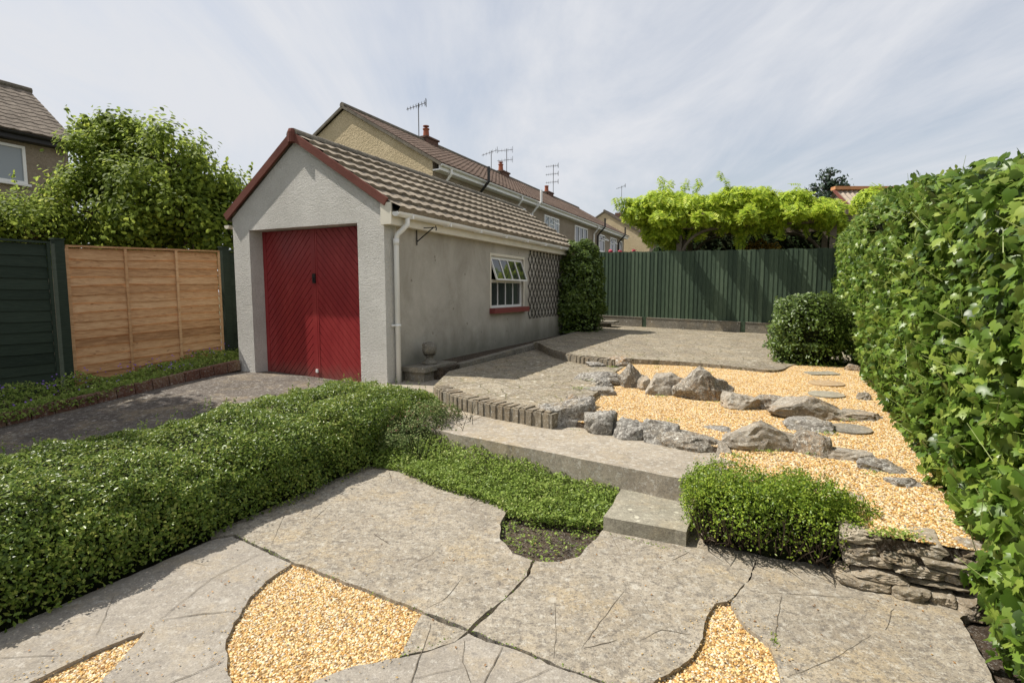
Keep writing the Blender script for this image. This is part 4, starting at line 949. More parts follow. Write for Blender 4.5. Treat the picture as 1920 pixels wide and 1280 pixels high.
# heathery shrub at the hedge end
def blob_fn(c, rx, ry, rz, e=1.0):
    def fn(a, b_):
        ph = a*2*np.pi; ct = 1-b_*1.15; st = np.sqrt(np.clip(1-ct**2, 0, 1))
        n = np.c_[st*np.cos(ph), st*np.sin(ph), ct]
        pw = 2/e; q = n/(np.abs(n)**pw).sum(1)[:, None]**(1/pw)
        return np.array(c)+q*np.array([rx, ry, rz]), n
    return fn
def rot_pts(Pn, c): 
    d = Pn-np.array(c); return np.array(c)+np.c_[d[:, 0]*CN+d[:, 1]*SN, -d[:, 0]*SN+d[:, 1]*CN, d[:, 2]]
sh = thing('straggly_shrub', F(4.0, -2.75, .0), 'straggly reddish tipped shrub at the garage end of the low hedge', 'shrub')
c = F(4.12, -2.9, .05)
Pn, Nn = shell(blob_fn(c, .36, .58, .34), 21000, rs, .16, 4, .2); leaves('foliage', rot_pts(Pn, c), Nn+[0, 0, .4], (.014, .028), T_SIMPLE, 'l_straw', sh, .9, 4)
mb = MB(); V, Fc = rock_geo(c, .24, .42, .24, 5, -TH, 3, 0); mb.add(V, Fc);  # dark filler blob inside the shrub, thin stems follow
for i in range(46):
    a = F(4.05+rs.uniform(-.42, .42), -2.72+rs.uniform(-.24, .24), .06); mb.tube([a, a+Vector((rs.uniform(-.1, .1), rs.uniform(-.1, .1), .2)), a+Vector((rs.uniform(-.14, .14), rs.uniform(-.14, .14), rs.uniform(.26, .36)))], [.004, .003, .001], 4)
mb.build('foliage_core', 'core', sh)
Q = rot_pts(shell(blob_fn(c, .34, .56, .36), 500, rs, .07, 5, .0)[0], c); Q = Q[Q[:, 2] > .24]+[0, 0, .02]
MT['l_tip'] = leafmat('reddish shoot tip', [(.12, (.16, .07, .04)), (1, (.36, .2, .13))], .6, .2); o = leaves('tips', Q, np.tile((0, 0, .1), (len(Q), 1)), (.012, .03), T_SIMPLE, 'l_tip', sh, 1, 4); kind(o, 'stuff')

# ground cover in the bed
gc = P([(700, 878), (745, 884), (800, 910), (870, 932), (930, 950), (955, 968), (1000, 978), (1060, 985), (1132, 992), (1150, 965), (1172, 915), (1150, 895), (1000, 862), (845, 832), (770, 810), (700, 800)])
Q = sample_poly(gc, 52000, rs)
dd = np.array([min(( (Vector(q)-Vector(a[:2])).length for a in gc)) for q in Q[::40]]) if False else None
def gc_h(Q):
    u, v = Q[:, 0]*SN+Q[:, 1]*CN, Q[:, 0]*CN-Q[:, 1]*SN
    h = .055+.05*np.clip((u-3.2)/.5, 0, 1)+.12*np.clip((u-3.5)/.5, 0, 1)*np.clip((-1.0-v)/1.2, 0.1, 1)+.05*nz(np.c_[Q, np.zeros(len(Q))], 3.1)+.035*nz(np.c_[Q, np.zeros(len(Q))], 9)
    return np.clip(h, .01, .3)
h = gc_h(Q); z = -.03+h+.03-rs.rand(len(Q))**1.3*(h+.01)
o = leaves('ground_cover', np.c_[Q, z], np.tile((0, 0, 1.), (len(Q), 1)), (.014, .034), T_SIMPLE, 'l_ground', None, .95, 5); kind(o, 'stuff'); tag(o, 'dense bright green ground cover filling the bed below the path', 'ground cover')
q2 = P([(955, 958), (940, 985), (945, 1012), (970, 1036), (1030, 1046), (1080, 1036), (1110, 1005), (1132, 985), (1170, 930), (1160, 905), (1120, 970), (1000, 970)])
Q = sample_poly(q2, 170, rs); SP_ = []
for p in Q:
    for k in range(5): SP_.append((p[0]+rs.normal()*.012, p[1]+rs.normal()*.012, -.035+rs.rand()*.025))
o = leaves('seedlings', SP_, np.tile((0, 0, 1.), (len(SP_), 1)), (.008, .024), T_OVAL, 'l_ground', None, .6, 6); kind(o, 'stuff'); tag(o, 'sparse small weeds on the bare soil of the patio bed', 'weeds')

# moss and weeds in joints
SP_ = []
for seg, n in ((P([(441, 1002), (548, 1053), (880, 1181), (1160, 1290)]), 140), (P([(1000, 1050), (958, 1110), (880, 1180), (750, 1230)]), 50), (P([(812, 742), (930, 775), (1030, 798), (1340, 845)], .25), 220), (P([(1138, 1000), (1290, 1035)]), 50), (P([(1450, 1185), (1455, 1210)]), 40)):
    for _ in range(n):
        i = rs.randint(len(seg)-1); p = seg[i].lerp(seg[i+1], rs.rand()); SP_.append((p.x+rs.normal()*.008, p.y+rs.normal()*.008, p.z+.002))
o = leaves('joint_moss', SP_, np.tile((0, 0, 1.), (len(SP_), 1)), (.005, .014), T_OVAL, 'l_ground', None, .8, 8); kind(o, 'stuff'); tag(o, 'tiny tufts of moss along joints of the concrete', 'moss')
# small weeds in the gravel and terrace
SP_ = []
for px, py, pl, n in ((1265, 790, GR, 10), (1483, 792, GR, 14), (1550, 815, GR, 14), (1440, 850, GR, 16), (1380, 858, GR, 14), (1520, 855, GR, 12), (1500, 905, GR, 5), (1200, 668, (.44,), 8), (1110, 715, (.385,), 18), (1085, 730, (.385,), 18), (1150, 690, (.385,), 14), (1660, 1005, GR, 40), (1700, 1010, GR, 30), (1240, 745, GR, 6), (1590, 790, GR, 12), (1335, 758, GR, 6), (1640, 890, GR, 8), (1330, 700, GR, 8), (1230, 690, GR, 8)):
    c = G(px, py, *pl)
    for _ in range(n*3): SP_.append((c.x+rs.normal()*.045, c.y+rs.normal()*.03, c.z+.012+rs.rand()*.02))
o = leaves('weeds', SP_, np.tile((0, 0, 1.), (len(SP_), 1)), (.010, .024), T_OVAL, 'l_ground', None, .8, 8); kind(o, 'stuff'); tag(o, 'little green weeds growing through the gravel between the rocks', 'weeds')

# box bush
bx = thing('box_bush', F(3.35, .02, 0), 'clipped bright green box bush on the patio in front of the stone wall', 'bush')
c = F(3.37, .07, .10)
fnb = blob_fn(c, .50, .25, .32, .5)
Pn, Nn = shell(fnb, 30000, rs, .085, 7, .14); Pn = rot_pts(Pn, c)
# looser towards the lower front
keep = rs.rand(len(Pn)) < np.clip((Pn[:, 2]-.06)/.30, .10, 1)
Nn2 = np.c_[Nn[:, 0]*CN+Nn[:, 1]*SN, -Nn[:, 0]*SN+Nn[:, 1]*CN, Nn[:, 2]]
leaves('foliage', Pn[keep], Nn2[keep]+[0, 0, .3], (.012, .024), T_SIMPLE, 'l_box', bx, .9, 9)
Q = Pn[(Pn[:, 2] > .26)][:1100]; SP_ = []
for p in Q:
    L = rs.uniform(.02, .075)
    for k in range(6): SP_.append(p+np.array([rs.normal()*.006, rs.normal()*.006, L*k/5]))
leaves('sprigs', SP_, rs.normal(size=(len(SP_), 3))+[0, 0, .5], (.012, .02), T_SIMPLE, 'l_box', bx, .5, 6)
mb = MB(); V, Fc = rock_geo(c+Vector((0, .02, .02)), .40, .16, .2, 5, -TH, 3, 0); mb.add(V, Fc, 0)  # dark filler blob behind the leaves, twigs are added below
for i in range(240):
    v0 = rs.uniform(-.4, .42); a = F(3.35+rs.uniform(-.1, .05), .02+v0*.8, 0); d = F(rs.uniform(-.26, .0), rs.uniform(-.12, .12), 0)
    mb.tube([a, a+d*.5+Vector((0, 0, .08)), a+d+Vector((0, 0, rs.uniform(.12, .3)))], [.005, .0035, .002], 4, 1)
mb.build('foliage_core', ['core', 'bark'], bx)

# clipped shrub near the fence
def shrub(name, c, rx, ry, rz, e, n, size, mat, label, T=T_OVAL, bump=.16, depth=.2, seed=3, zlow=None, up=.4, tilt=.8, cat='shrub', core=.8):
    t_ = thing(name, (c[0], c[1], zlow if zlow is not None else c[2]-rz), label, cat)
    r = np.random.RandomState(seed); Pn, Nn = shell(blob_fn(c, rx, ry, rz, e*.8), n, r, bump, 4.5, depth)
    # full sphere: mirror some points to the lower half
    Pn = rot_pts(Pn, c)
    low = r.rand(len(Pn)) < .34; Pn[low, 2] = c[2]-np.abs(Pn[low, 2]-c[2])*r.rand(low.sum())*.98
    if zlow is not None: Pn[:, 2] = np.maximum(Pn[:, 2], zlow+.01)
    leaves('foliage', Pn, Nn+[0, 0, up], size, T, mat, t_, tilt, seed)
    mb = MB(); V, Fc = rock_geo(c, rx*core, ry*core, rz*core, seed, -TH, 3, 0); mb.add(V, Fc)  # dark filler body inside the leaves; the tube is a stem
    mb.tube([(c[0], c[1], (zlow if zlow is not None else c[2]-rz)-.05), (c[0], c[1], c[2])], [.04, .03], 6)
    mb.build('foliage_core', 'core', t_); return t_
zs = .40; c = G(1512, 684, .42)+Vector((.25, .45, 0)); c.z = zs+.33
shrub('clipped_shrub', c, .53, .48, .68, .6, 14000, (.035, .06), 'l_laurel', 'rounded glossy clipped shrub with a few yellow leaves at the end of the ivy hedge', seed=21, zlow=zs)
c = F(12.8, -4.25, 1.2)
shrub('wall_climber', c, .52, .68, 1.50, .72, 19000, (.05, .085), 'l_laurel', 'tall dark evergreen shrub at the far corner of the garage beside the trellis', seed=22, zlow=.5)

# ivy hedge
iv = thing('ivy_hedge', F(8, 1.5, .3), 'tall thick hedge of glossy green ivy along the right side', 'hedge')
def ivy_v(u): return .84+.047*(u-3.1)
def ivy_top(Y): return np.interp(Y, [0, 1.8, 2.5, 3.9, 6.4, 13], [1.80, 1.93, 2.08, 2.30, 2.58, 2.76])
def ivy_base(u): return np.interp(u, [0, 3.0, 3.2, 15.2], [-.05, .0, .22, .45])
def fn_ivy(a, b_):
    # a: along, b: height then over the top
    u = .6+14.5*a; vf = ivy_v(u)
    zt = ivy_top((u*CN-vf*SN)); zb = ivy_base(u)
    H = zt-zb; s = b_*1.35
    over = s > 1
    z = np.where(over, zt, zb+s*H); v = np.where(over, vf+(s-1)/.35*1.0, vf)
    v = v+.06*(1-np.clip(s, 0, 1))*.5+np.where(over, 0, .10*np.clip((s-.9)/.1, 0, 1)**2)
    v = v+np.where(s < .22, (.22-s)*.35, 0)
    P_ = toW(u, v, z); n = np.where(over[:, None], toW(0*u, 0*u, 1+0*u), toW(0*u, -1+0*u, .25+0*u))
    return P_, n/np.linalg.norm(n, axis=1)[:, None]
rs = np.random.RandomState(31)
def ivy_shell(n, lo, hi, size, T, seed):
    r = np.random.RandomState(seed); a = lo+(hi-lo)*r.rand(n); b_ = r.rand(n); Pp, Nn = fn_ivy(a, b_)
    d = nz(Pp, 1.6)*.10+nz(Pp, 4.5, 3.3)*.11-r.rand(n)**1.0*.27
    Pp = Pp+Nn*d[:, None]
    return leaf_arrays(Pp, Nn+np.array([0, 0, .25]), r.uniform(size[0], size[1], n)*(1-.0*a), T, 1.15, r, updir=(0, 0, -1.1))
parts = [ivy_shell(28000, 0, .26, (.032, .076), T_IVY, 1), ivy_shell(21000, .24, .55, (.035, .078), T_IVY, 2), ivy_shell(17000, .5, 1, (.04, .09), T_IVY, 3), ivy_shell(14000, 0, .5, (.018, .045), T_OVAL, 4)]
off = 0; VV = []; FF = []
for V, Fc in parts: VV.append(V); FF.append(Fc+off); off += len(V)
tri_obj('foliage', np.vstack(VV), np.vstack(FF), 'l_ivy', iv)
def ivycore(i, j):
    p, n = fn_ivy(np.array([i]), np.array([j])); p = p[0]-n[0]*.30; q = Vector(p)+Vector(n[0])*(.10*noise.noise(Vector(p)*1.6)); return q
sgrid('foliage_core', ivycore, 120, 24, 'core', iv)  # dark filler sheet behind the ivy leaves
# straggling shoots poking out
SP_, SN_ = [], []; Pp, Nn = fn_ivy(rs.rand(240)*.8, rs.rand(240)*.98); mb = MB()
for p, n in zip(Pp, Nn):
    a = Vector(p)+Vector(n)*.02; d = (Vector(n)+Vector((rs.normal()*.5, rs.normal()*.5, rs.normal()*.5+.5))).normalized(); L = rs.uniform(.05, .14)
    mb.tube([a-d*.05, a+d*L], [.0022, .0012], 4)
MT['shoot'] = plain('pale ivy shoot', (.25, .30, .09), .5, .4); kind(mb.build('shoots', 'shoot', iv), 'stuff')

# flower bed plants along left fence
bed = P([(0, 795), (60, 775), (240, 735), (445, 682), (440, 665), (300, 690), (120, 720), (40, 740), (-60, 770)], *DR) if False else [F(2.2, -8.5), F(2.2, -7.35), F(3.2, -7.38), F(5.6, -7.56), F(6.6, -7.6), F(6.6, -8.5)]
rs = np.random.RandomState(41); Q = sample_poly(bed, 17000, rs)
u, v = Q[:, 0]*SN+Q[:, 1]*CN, Q[:, 0]*CN-Q[:, 1]*SN
h = .05+.20*np.clip(nz(np.c_[Q, 0*u], 1.9, 2)+.35, 0, 1)*np.clip((-7.25-v)/.4, .25, 1); z = DR[0]+DR[1]*(u-DR[2])+.04+h*rs.rand(len(u))**.6
o = leaves('bed_plants', np.c_[Q, z], np.tile((.3, -.1, 1.), (len(Q), 1)), (.018, .045), T_OVAL, 'l_ground', None, .9, 5); kind(o, 'stuff'); tag(o, 'low leafy flower bed plants along the foot of the left fence', 'plants')
Q = Q[rs.rand(len(Q)) < .02][:330]; u = Q[:, 0]*SN+Q[:, 1]*CN; k = nz(np.c_[Q, 0*u], 2.3, 7) > -.05; Q = Q[k]; u = u[k]
o = leaves('bed_flowers', np.c_[Q, DR[0]+DR[1]*(u-DR[2])+.18+rs.rand(len(u))*.12], np.tile((.5, -.6, 1.), (len(Q), 1)), (.018, .034), T_PETAL, 'l_purple', None, .6, 5); kind(o, 'stuff'); tag(o, 'small purple flowers in the bed along the left fence', 'flowers')

# ================================================================= TREES BEYOND THE FENCE
def tree(name, base, crowns, n, size, mat, label, seed, trunk_r=.09, T=T_OVAL, shoots=60, cat='tree'):
    t_ = thing(name, base, label, cat, 'trees and bushes beyond the left fence'); r = np.random.RandomState(seed); mb = MB()
    b0 = Vector(base); fork = b0+Vector((0, 0, 1.1)); mb.tube([b0-Vector((0, 0, .3)), b0+Vector((.03, 0, .6)), fork], [trunk_r*1.3, trunk_r, trunk_r*.85], 8)
    cl = []
    for (cx_, cy_, cz_, rad) in crowns:
        c = Vector((cx_, cy_, cz_)); mb.tube([fork, fork.lerp(c, .5)+Vector((r.normal()*.1, r.normal()*.1, -.1)), c], [trunk_r*.6, trunk_r*.4, .02], 6)
        for _ in range(int(26*rad)):
            d = Vector(r.normal(size=3)).normalized(); e = c+d*rad*r.uniform(.55, 1.0)*Vector((1, 1, .9)).x; cl.append((e, d, rad)); mb.tube([c, c.lerp(e, .6)+Vector((0, 0, .04)), e], [.02, .012, .004], 4)
    mb.build('trunk', 'bark', t_)
    Pn, Nn = [], []; per = max(1, n//len(cl))
    for e, d, rad in cl:
        s = rad*.23+.1; k = int(per*r.uniform(.6, 1.4)); q = r.normal(size=(k, 3))*s*.55; Pn.append(np.array(e)+q); nn = q/(np.linalg.norm(q, axis=1)[:, None]+1e-6)+np.array(d)*.8; Nn.append(nn)
    for _ in range(shoots):    # upright leading shoots at the outline
        e, d, rad = cl[r.randint(len(cl))]
        if d.z < .1: continue
        L = r.uniform(.25, .7); k = int(L*36); s = np.linspace(0, 1, k)[:, None]; dirn = np.array([d.x*.4+r.normal()*.15, d.y*.4, 1.0]); dirn /= np.linalg.norm(dirn)
        Pn.append(np.array(e)+s*L*dirn+r.normal(size=(k, 3))*.03*(1.3-s)); Nn.append(r.normal(size=(k, 3)))
    leaves('crown', np.vstack(Pn), np.vstack(Nn)+[0, 0, .4], size, T, mat, t_, .7, seed)
    return t_
tb = F(6.6, -11.0, .1)
def TC(px, py, Y, r): x = (px-960)/1000; w = (640-py)/1000; t_ = Y/(CP+w*SP); return (x*t_, Y, CAMZ+(-SP+w*CP)*t_, r)
tree('apple_tree', TC(300, 470, 10.8, 0)[:2]+(.1,), [TC(190, 310, 10.6, .65), TC(255, 295, 11.0, .75), TC(320, 320, 10.7, .85), TC(395, 355, 11.0, .75), TC(180, 400, 10.2, .8), TC(270, 400, 10.4, .95), TC(360, 420, 10.6, .95), TC(440, 400, 11.2, .6), TC(165, 255, 11.0, .28), TC(225, 245, 11.0, .3), TC(430, 460, 11, .8), TC(300, 470, 10.6, .9), TC(200, 470, 10.4, .8), TC(160, 350, 10.6, .4)], 40000, (.065, .12), 'l_tree', 'large leafy green tree standing behind the new fence panel and left of the garage', 51, .12, shoots=130)
tree('leafy_bush', TC(40, 470, 9.6, 0)[:2]+(.1,), [TC(20, 415, 9.4, .5), TC(85, 405, 9.8, .45), TC(-60, 410, 9.5, .6), TC(50, 450, 9.3, .7), TC(110, 440, 9.8, .55), TC(-20, 455, 9.3, .7)], 13000, (.045, .09), 'l_tree', 'shorter leafy bush above the dark green fence at the far left', 52, .07, shoots=60, cat='bush')

tree('garden_tree', F(.9, -10.4, .1)[:]+(), [tuple(F(u_, v_, z_))+(q_,) for u_, v_, z_, q_ in ((.4, -10.4, 4.2, 1.4), (1.6, -10.2, 4.6, 1.2), (-1.2, -10.3, 5.0, 1.5), (.2, -10.2, 6.3, 1.5), (1.8, -10.1, 6.6, 1.1), (.9, -10.0, 7.6, 1.0), (2.4, -10.0, 5.6, .8), (-1.6, -10.0, 7.0, 1.2), (2.3, -10.2, 3.4, .9))], 26000, (.10, .17), 'l_tree', 'tall leafy tree beyond the left fence just outside the left edge of the view', 53, .16, shoots=30)

# ================================================================= PERGOLA WITH WISTERIA
pg = thing('pergola', F(16.5, -.5, .4), 'weathered timber pergola with arched braces behind the back fence', 'pergola')
for q, uu in ((-2.32, 15.75), (1.4, 15.75), (-2.32, 18.0), (1.4, 18.0)):
    mb = MB(); mb.fbox(uu-.07, uu+.07, q-.07, q+.07, .2, 3.22); mb.build('post', 'beam', pg)
for uu in (15.75, 18.0):
    mb = MB(); mb.fbox(uu-.06, uu+.06, -2.9, 2.0, 3.222, 3.37)
    for s, q in (((1, -2.32),) if uu < 16 else ((1, -2.32), (-1, 1.4))):
        pts = [F(uu-.09, q+s*(.08+.95*(1-math.cos(a))), 2.43+.78*math.sin(a)) for a in np.linspace(0, math.pi/2, 8)]; mb.tube(pts, .045, 6)
    mb.build('beam', 'beam', pg)
mb = MB()
for k in range(9): mb.fbox(14.55 if k in (0, 2, 4, 6, 7) else 15.5, 18.4, -2.7+k*.54, -2.64+k*.54, 3.372, 3.49)  # some rafters lengthened past the fence to cast diagonal shadows on it
mb.build('rafter', 'beam', pg)
ws = thing('wisteria', F(15.9, -2.3, .4), 'bright yellow green wisteria spilling over the pergola behind the back fence', 'climber')
rs = np.random.RandomState(61); Pn, Nn = [], []; mb = MB()
lobes = []
prof = [(-3.55, 3.85, .55), (-3.1, 4.1, .7), (-2.7, 4.12, .72), (-2.2, 3.98, .58), (-1.75, 3.9, .55), (-1.35, 3.95, .58), (-1.0, 3.98, .6), (-.6, 3.9, .58), (-.15, 3.95, .55), (.25, 3.85, .5), (.6, 3.9, .5), (1.0, 3.75, .45), (1.5, 3.7, .4), (2.0, 3.7, .4), (2.4, 3.7, .4), (-1.9, 3.75, .5), (-1.2, 3.7, .5), (-.8, 3.72, .5), (-.35, 3.7, .5), (.1, 3.68, .48), (.75, 3.65, .4), (-2.4, 3.75, .6), (-2.75, 3.3, .5), (-2.9, 3.6, .6)]
for (vv, zc, r) in prof:
    for k in range(3): lobes.append((F(15.75+k*.8, vv*.95+rs.normal()*.12, zc-.13+rs.normal()*.07), r*rs.uniform(.8, 1)))
for c, r in lobes:
    k = int(600*r); d = rs.normal(size=(k, 3)); d /= np.linalg.norm(d, axis=1)[:, None]; q = d*r*rs.uniform(.55, 1.06, k)[:, None]*np.array([1, 1, .58]); Pn.append(np.array(c)+q); Nn.append(d*.6+[0, -.15, .8])
for _ in range(15):    # hanging sprays below the beam
    vv = rs.uniform(-3.2, 1.9); c = np.array(F(15.6+rs.rand()*.4, vv, 3.35)); L = rs.uniform(.15, .55); k = int(30*L)+4
    Pn.append(c-np.array([0, 0, 1])*np.linspace(0, L, k)[:, None]+rs.normal(size=(k, 3))*.08); Nn.append(np.tile((0, -1, .5), (k, 1)))
for k_ in (0, 2, 4, 6, 7):  # leaf tufts added along the long rafters to widen their fence shadows
    q_ = rs.rand(150); Pn.append(np.array([F(14.5+1.0*a, -2.7+k_*.54+rs.normal()*.09, 3.45+rs.normal()*.06) for a in q_])); Nn.append(np.tile((0, -.3, 1), (150, 1)))
for _ in range(26):    # long shoots against the sky
    c, r = lobes[rs.randint(len(lobes))]; dirn = np.array([rs.normal()*.8, 0, .8+rs.rand()*.5]); dirn /= np.linalg.norm(dirn); L = r+rs.uniform(.1, .3); k = 9
    Pn.append(np.array(c)+dirn*np.linspace(r*.5, L, k)[:, None]); Nn.append(np.tile((0, -.5, 1), (k, 1)))
for _ in range(9):
    c = np.array(F(15.6, -3.5, 3.65+rs.rand()*.4)); dirn = np.array([-1, 0, rs.uniform(-.2, .5)]); k = 7; Pn.append(c+dirn*np.linspace(0, rs.uniform(.3, .75), k)[:, None]); Nn.append(np.tile((0, -.5, 1), (k, 1)))
leaves('foliage', np.vstack(Pn), np.vstack(Nn), (.17, .29), T_WIST, 'l_wist', ws, .55, 62, updir=(0, -.3, -.8))
mb.tube([F(15.9, -2.25, .3), F(15.88, -2.3, 1.6), F(15.9, -2.2, 3.0), F(15.9, -1.5, 3.32), F(15.9, .6, 3.45)], [.09, .08, .07, .05, .02], 8); mb.build('stem', 'bark', ws)
c = F(18.8, -.3, 1.9)
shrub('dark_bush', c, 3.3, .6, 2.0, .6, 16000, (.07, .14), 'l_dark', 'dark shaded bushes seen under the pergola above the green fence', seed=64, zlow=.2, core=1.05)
c = F(17.3, -.3, 2.15); shrub('golden_bush', c, .62, .4, .8, .9, 2200, (.06, .11), 'l_gold', 'orange yellow leaved shrub under the pergola just above the fence', seed=65, zlow=.4)
for i, (vv, zz_) in enumerate(((-4.22, 2.66), (-3.95, 2.63), (-3.55, 2.64))):
    u_ = 15.5; k = 90; d = rs.normal(size=(k, 3)); o = thing('rose', F(u_, vv, .4), ('pink rose bloom nearest the climber above the fence', 'small middle pink rose just above the fence', 'pink rose bloom farthest right above the fence')[i], 'rose', 'roses behind the back fence')
    leaves('bloom', np.array(F(u_, vv, zz_))+d*.022, d, (.05, .08), T_PETAL, 'l_pink', o, .4, 70+i); mb = MB(); mb.tube([F(u_, vv, .3), F(u_, vv+.03, 1.5), F(u_, vv, zz_)], [.01, .008, .005], 5); mb.build('stem', 'bark', o)

# ================================================================= HOUSES
def win_side(parent, u0, u1, vv, z0, z1, nlight=2, opening=None, glass='glassp'):
    mb = MB(); f = .07
    mb.fbox(u0, u1, vv-.02, vv+.05, z0, z0+f); mb.fbox(u0, u1, vv-.02, vv+.05, z1-f, z1); mb.fbox(u0, u0+f, vv-.02, vv+.05, z0+f, z1-f); mb.fbox(u1-f, u1, vv-.02, vv+.05, z0+f, z1-f)
    for k in range(1, nlight): q = u0+(u1-u0)*k/nlight; mb.fbox(q-.035, q+.035, vv-.02, vv+.045, z0+f, z1-f)
    zt = z1-(z1-z0)*.33
    if opening is not None:
        a = u0+(u1-u0)*opening/nlight; b_ = a+(u1-u0)/nlight; mb.fbox(a+.035, b_-.035, vv-.02, vv+.04, zt-.03, zt+.03)
        mb.bar(F(a+.06, vv+.32, zt+.02), F(b_-.06, vv+.32, zt+.02), .05, .05); mb.bar(F(a+.06, vv+.05, z1-.06), F(a+.06, vv+.32, zt+.02), .05, .05); mb.bar(F(b_-.06, vv+.05, z1-.06), F(b_-.06, vv+.32, zt+.02), .05, .05)
    w = mb.build('window', 'white', parent)
    mb = MB(); mb.fbox(u0+f, u1-f, vv-.01, vv+.012, z0+f, z1-f); mb.build('pane', glass, w)
    mb = MB(); mb.fbox(u0-.05, u1+.05, vv+.0, vv+.12, z0-.06, z0-.004); mb.build('sill', 'white', w)
def house(name, label, u0, u1, v1, half, ze, zr, wall_mat, side_mat, roof_mat, pitch, courses, fas='white', zg=-.4):
    t_ = thing(name, F((u0+u1)/2, v1-half, zg), label, 'house')
    v0 = v1-2*half; vr = v1-half; mb = MB()
    n = 5; outline = [(v0, zg), (v1, zg), (v1, ze), (vr, zr-.12), (v0, ze)]
    V = [F(u0, a, z) for a, z in outline]+[F(u1, a, z) for a, z in outline]
    mb.add(V, [tuple(range(n)), tuple(range(2*n-1, n-1, -1))], 0); mb.add(V, [(i, i+n, (i+1) % n+n, (i+1) % n) for i in range(n)], 1)
    mb.build('wall', [wall_mat, side_mat], t_)
    sl = (zr-ze)/half; ov = .38
    r1 = tiled('roof', u0-.06, u1+.06, v1+ov, ze-ov*sl+.09, vr, zr, courses, pitch, .022, .02, roof_mat, t_, 3, 4)
    tiled('roof', u0-.06, u1+.06, v0-ov, ze-ov*sl+.09, vr, zr, courses, pitch, .022, .02, roof_mat, t_, 4, 4)
    mb = MB(); mb.tube([F(u0-.1, vr, zr+.02), F(u1+.1, vr, zr+.02)], .10, 8); mb.build('ridge_tiles', 'ridge', t_)
    mb = MB(); 
    for s, ve in ((1, v1+ov), (-1, v0-ov)): mb.bar(F(u0-.075, vr, zr-.04), F(u0-.075, ve, ze-ov*sl+.04), .05, .09)
    mb.build('verge', 'ridge', t_)
    zf = ze-ov*sl
    mb = MB(); mb.fbox(u0-.02, u1+.02, v1+ov-.12, v1+ov-.06, zf-.12, zf+.06); mb.fbox(u0, u1, v1+.002, v1+ov-.122, zf-.12, zf-.07); mb.build('fascia', fas, t_)
    mb = MB(); gutter(mb, u0-.08, u1+.08, v1+ov+.0, zf+.05, .06); mb.build('gutter', fas, t_)
    return t_, zf, sl, ov
hv = -10.1
t1, zf, sl, ov = house('terraced_houses', 'long terrace of tan and brown rendered houses with brown tiled roof behind the garage', 15.05, 40.8, hv, 3.7, 5.78, 8.0, 'stucco_t', 'stucco_b', 'tile_b', .33, 24)
for a, b_, z0, z1, nl, op in ((15.7, 16.9, 4.15, 5.25, 2, 0), (18.2, 20.3, 4.15, 5.25, 3, None), (21.6, 22.4, 4.3, 5.2, 1, 0), (24.7, 26.7, 4.1, 5.25, 3, 1), (29.3, 31.6, 3.9, 5.25, 3, None), (34.1, 35.4, 4.1, 5.2, 1, 0), (36.8, 38.5, 3.9, 5.25, 2, 0), (39.4, 40.1, 4.3, 5.2, 1, None), (17.0, 19, 1.2, 2.5, 3, None), (25, 27, 1.2, 2.5, 3, None), (30, 32, 1.2, 2.5, 3, None)):
    win_side(t1, a, b_, hv, z0, z1, nl, op, 'glass' if a > 28 else 'glassp')
for q, mt, stub in ((15.6, 'white', 0), (21.3, 'white', 0), (32.8, 'white', 0), (17.9, 'black', 1), (23.0, 'white', 1), (33.6, 'black', 1), (38.9, 'black', 1)):
    mb = MB()
    if stub: mb.tube([F(q, hv+.1, .2), F(q, hv+.1, zf-.5), F(q+.05, hv+ov+.16, zf+.02), F(q+.05, hv+ov+.16, zf+.55)], .055, 8)
    else: mb.tube([F(q, hv+ov, zf+.0), F(q, hv+ov, zf-.15), F(q, hv+.08, zf-.5), F(q, hv+.08, .2)], .045, 8)
    mb.build('soil_pipe' if stub else 'downpipe', mt, t1)
for q, pots in ((20.3, 1), (27.6, 1), (34.5, 1)):
    mb = MB(); mb.fbox(q-.45, q+.45, hv-4.1, hv-3.5, 7.6, 8.13); mb.fbox(q-.50, q+.50, hv-4.15, hv-3.45, 8.131, 8.20)
    ch = mb.build('chimney', 'chimney', t1)
    mb = MB(); mb.lathe(F(q-.05, hv-3.8, 8.20), [(.16, 0), (.14, .08), (.12, .36), (.15, .38), (.15, .42), (.1, .44)], 12)
    if q != 34.5: mb.lathe(F(q-.05, hv-3.8, 8.64), [(.0, 0), (.08, 0), (.05, .05), (.14, .07), (.14, .10), (0, .12)], 12)
    mb.build('chimney_pot', 'pot', ch)
t2, zf2, _, _ = house('distant_house', 'farther tan gabled house row seen beyond the end of the long terrace', 44.5, 62, -8.9, 3.8, 5.78, 8.2, 'stucco_t', 'stucco_b', 'tile_b', .5, 20)
for a in (46, 49.5, 53, 57): win_side(t2, a, a+1.4, -8.9, 3.8, 5.1, 2, 0, 'glass')
mb = MB(); mb.fbox(49, 50, -13.0, -12.4, 7.8, 8.65); mb.build('chimney', 'chimney', t2)
# left house
t3, zf3, _, _ = house('left_house', 'brown roughcast house with tiled roof and white window at the far left edge', 1.0, 8.6, -18.1, 1.95, 5.86, 7.4, 'stucco_b', 'stucco_b', 'tile_m', .30, 13, 'black')
win_side(t3, 5.7, 7.6, -18.1, 4.35, 5.34, 2, None, 'glassp'); win_side(t3, 1.6, 3.2, -18.1, 4.15, 5.42, 2, None, 'glassp'); win_side(t3, 3.4, 5.3, -18.1, .9, 2.2, 2, None, 'glassp')
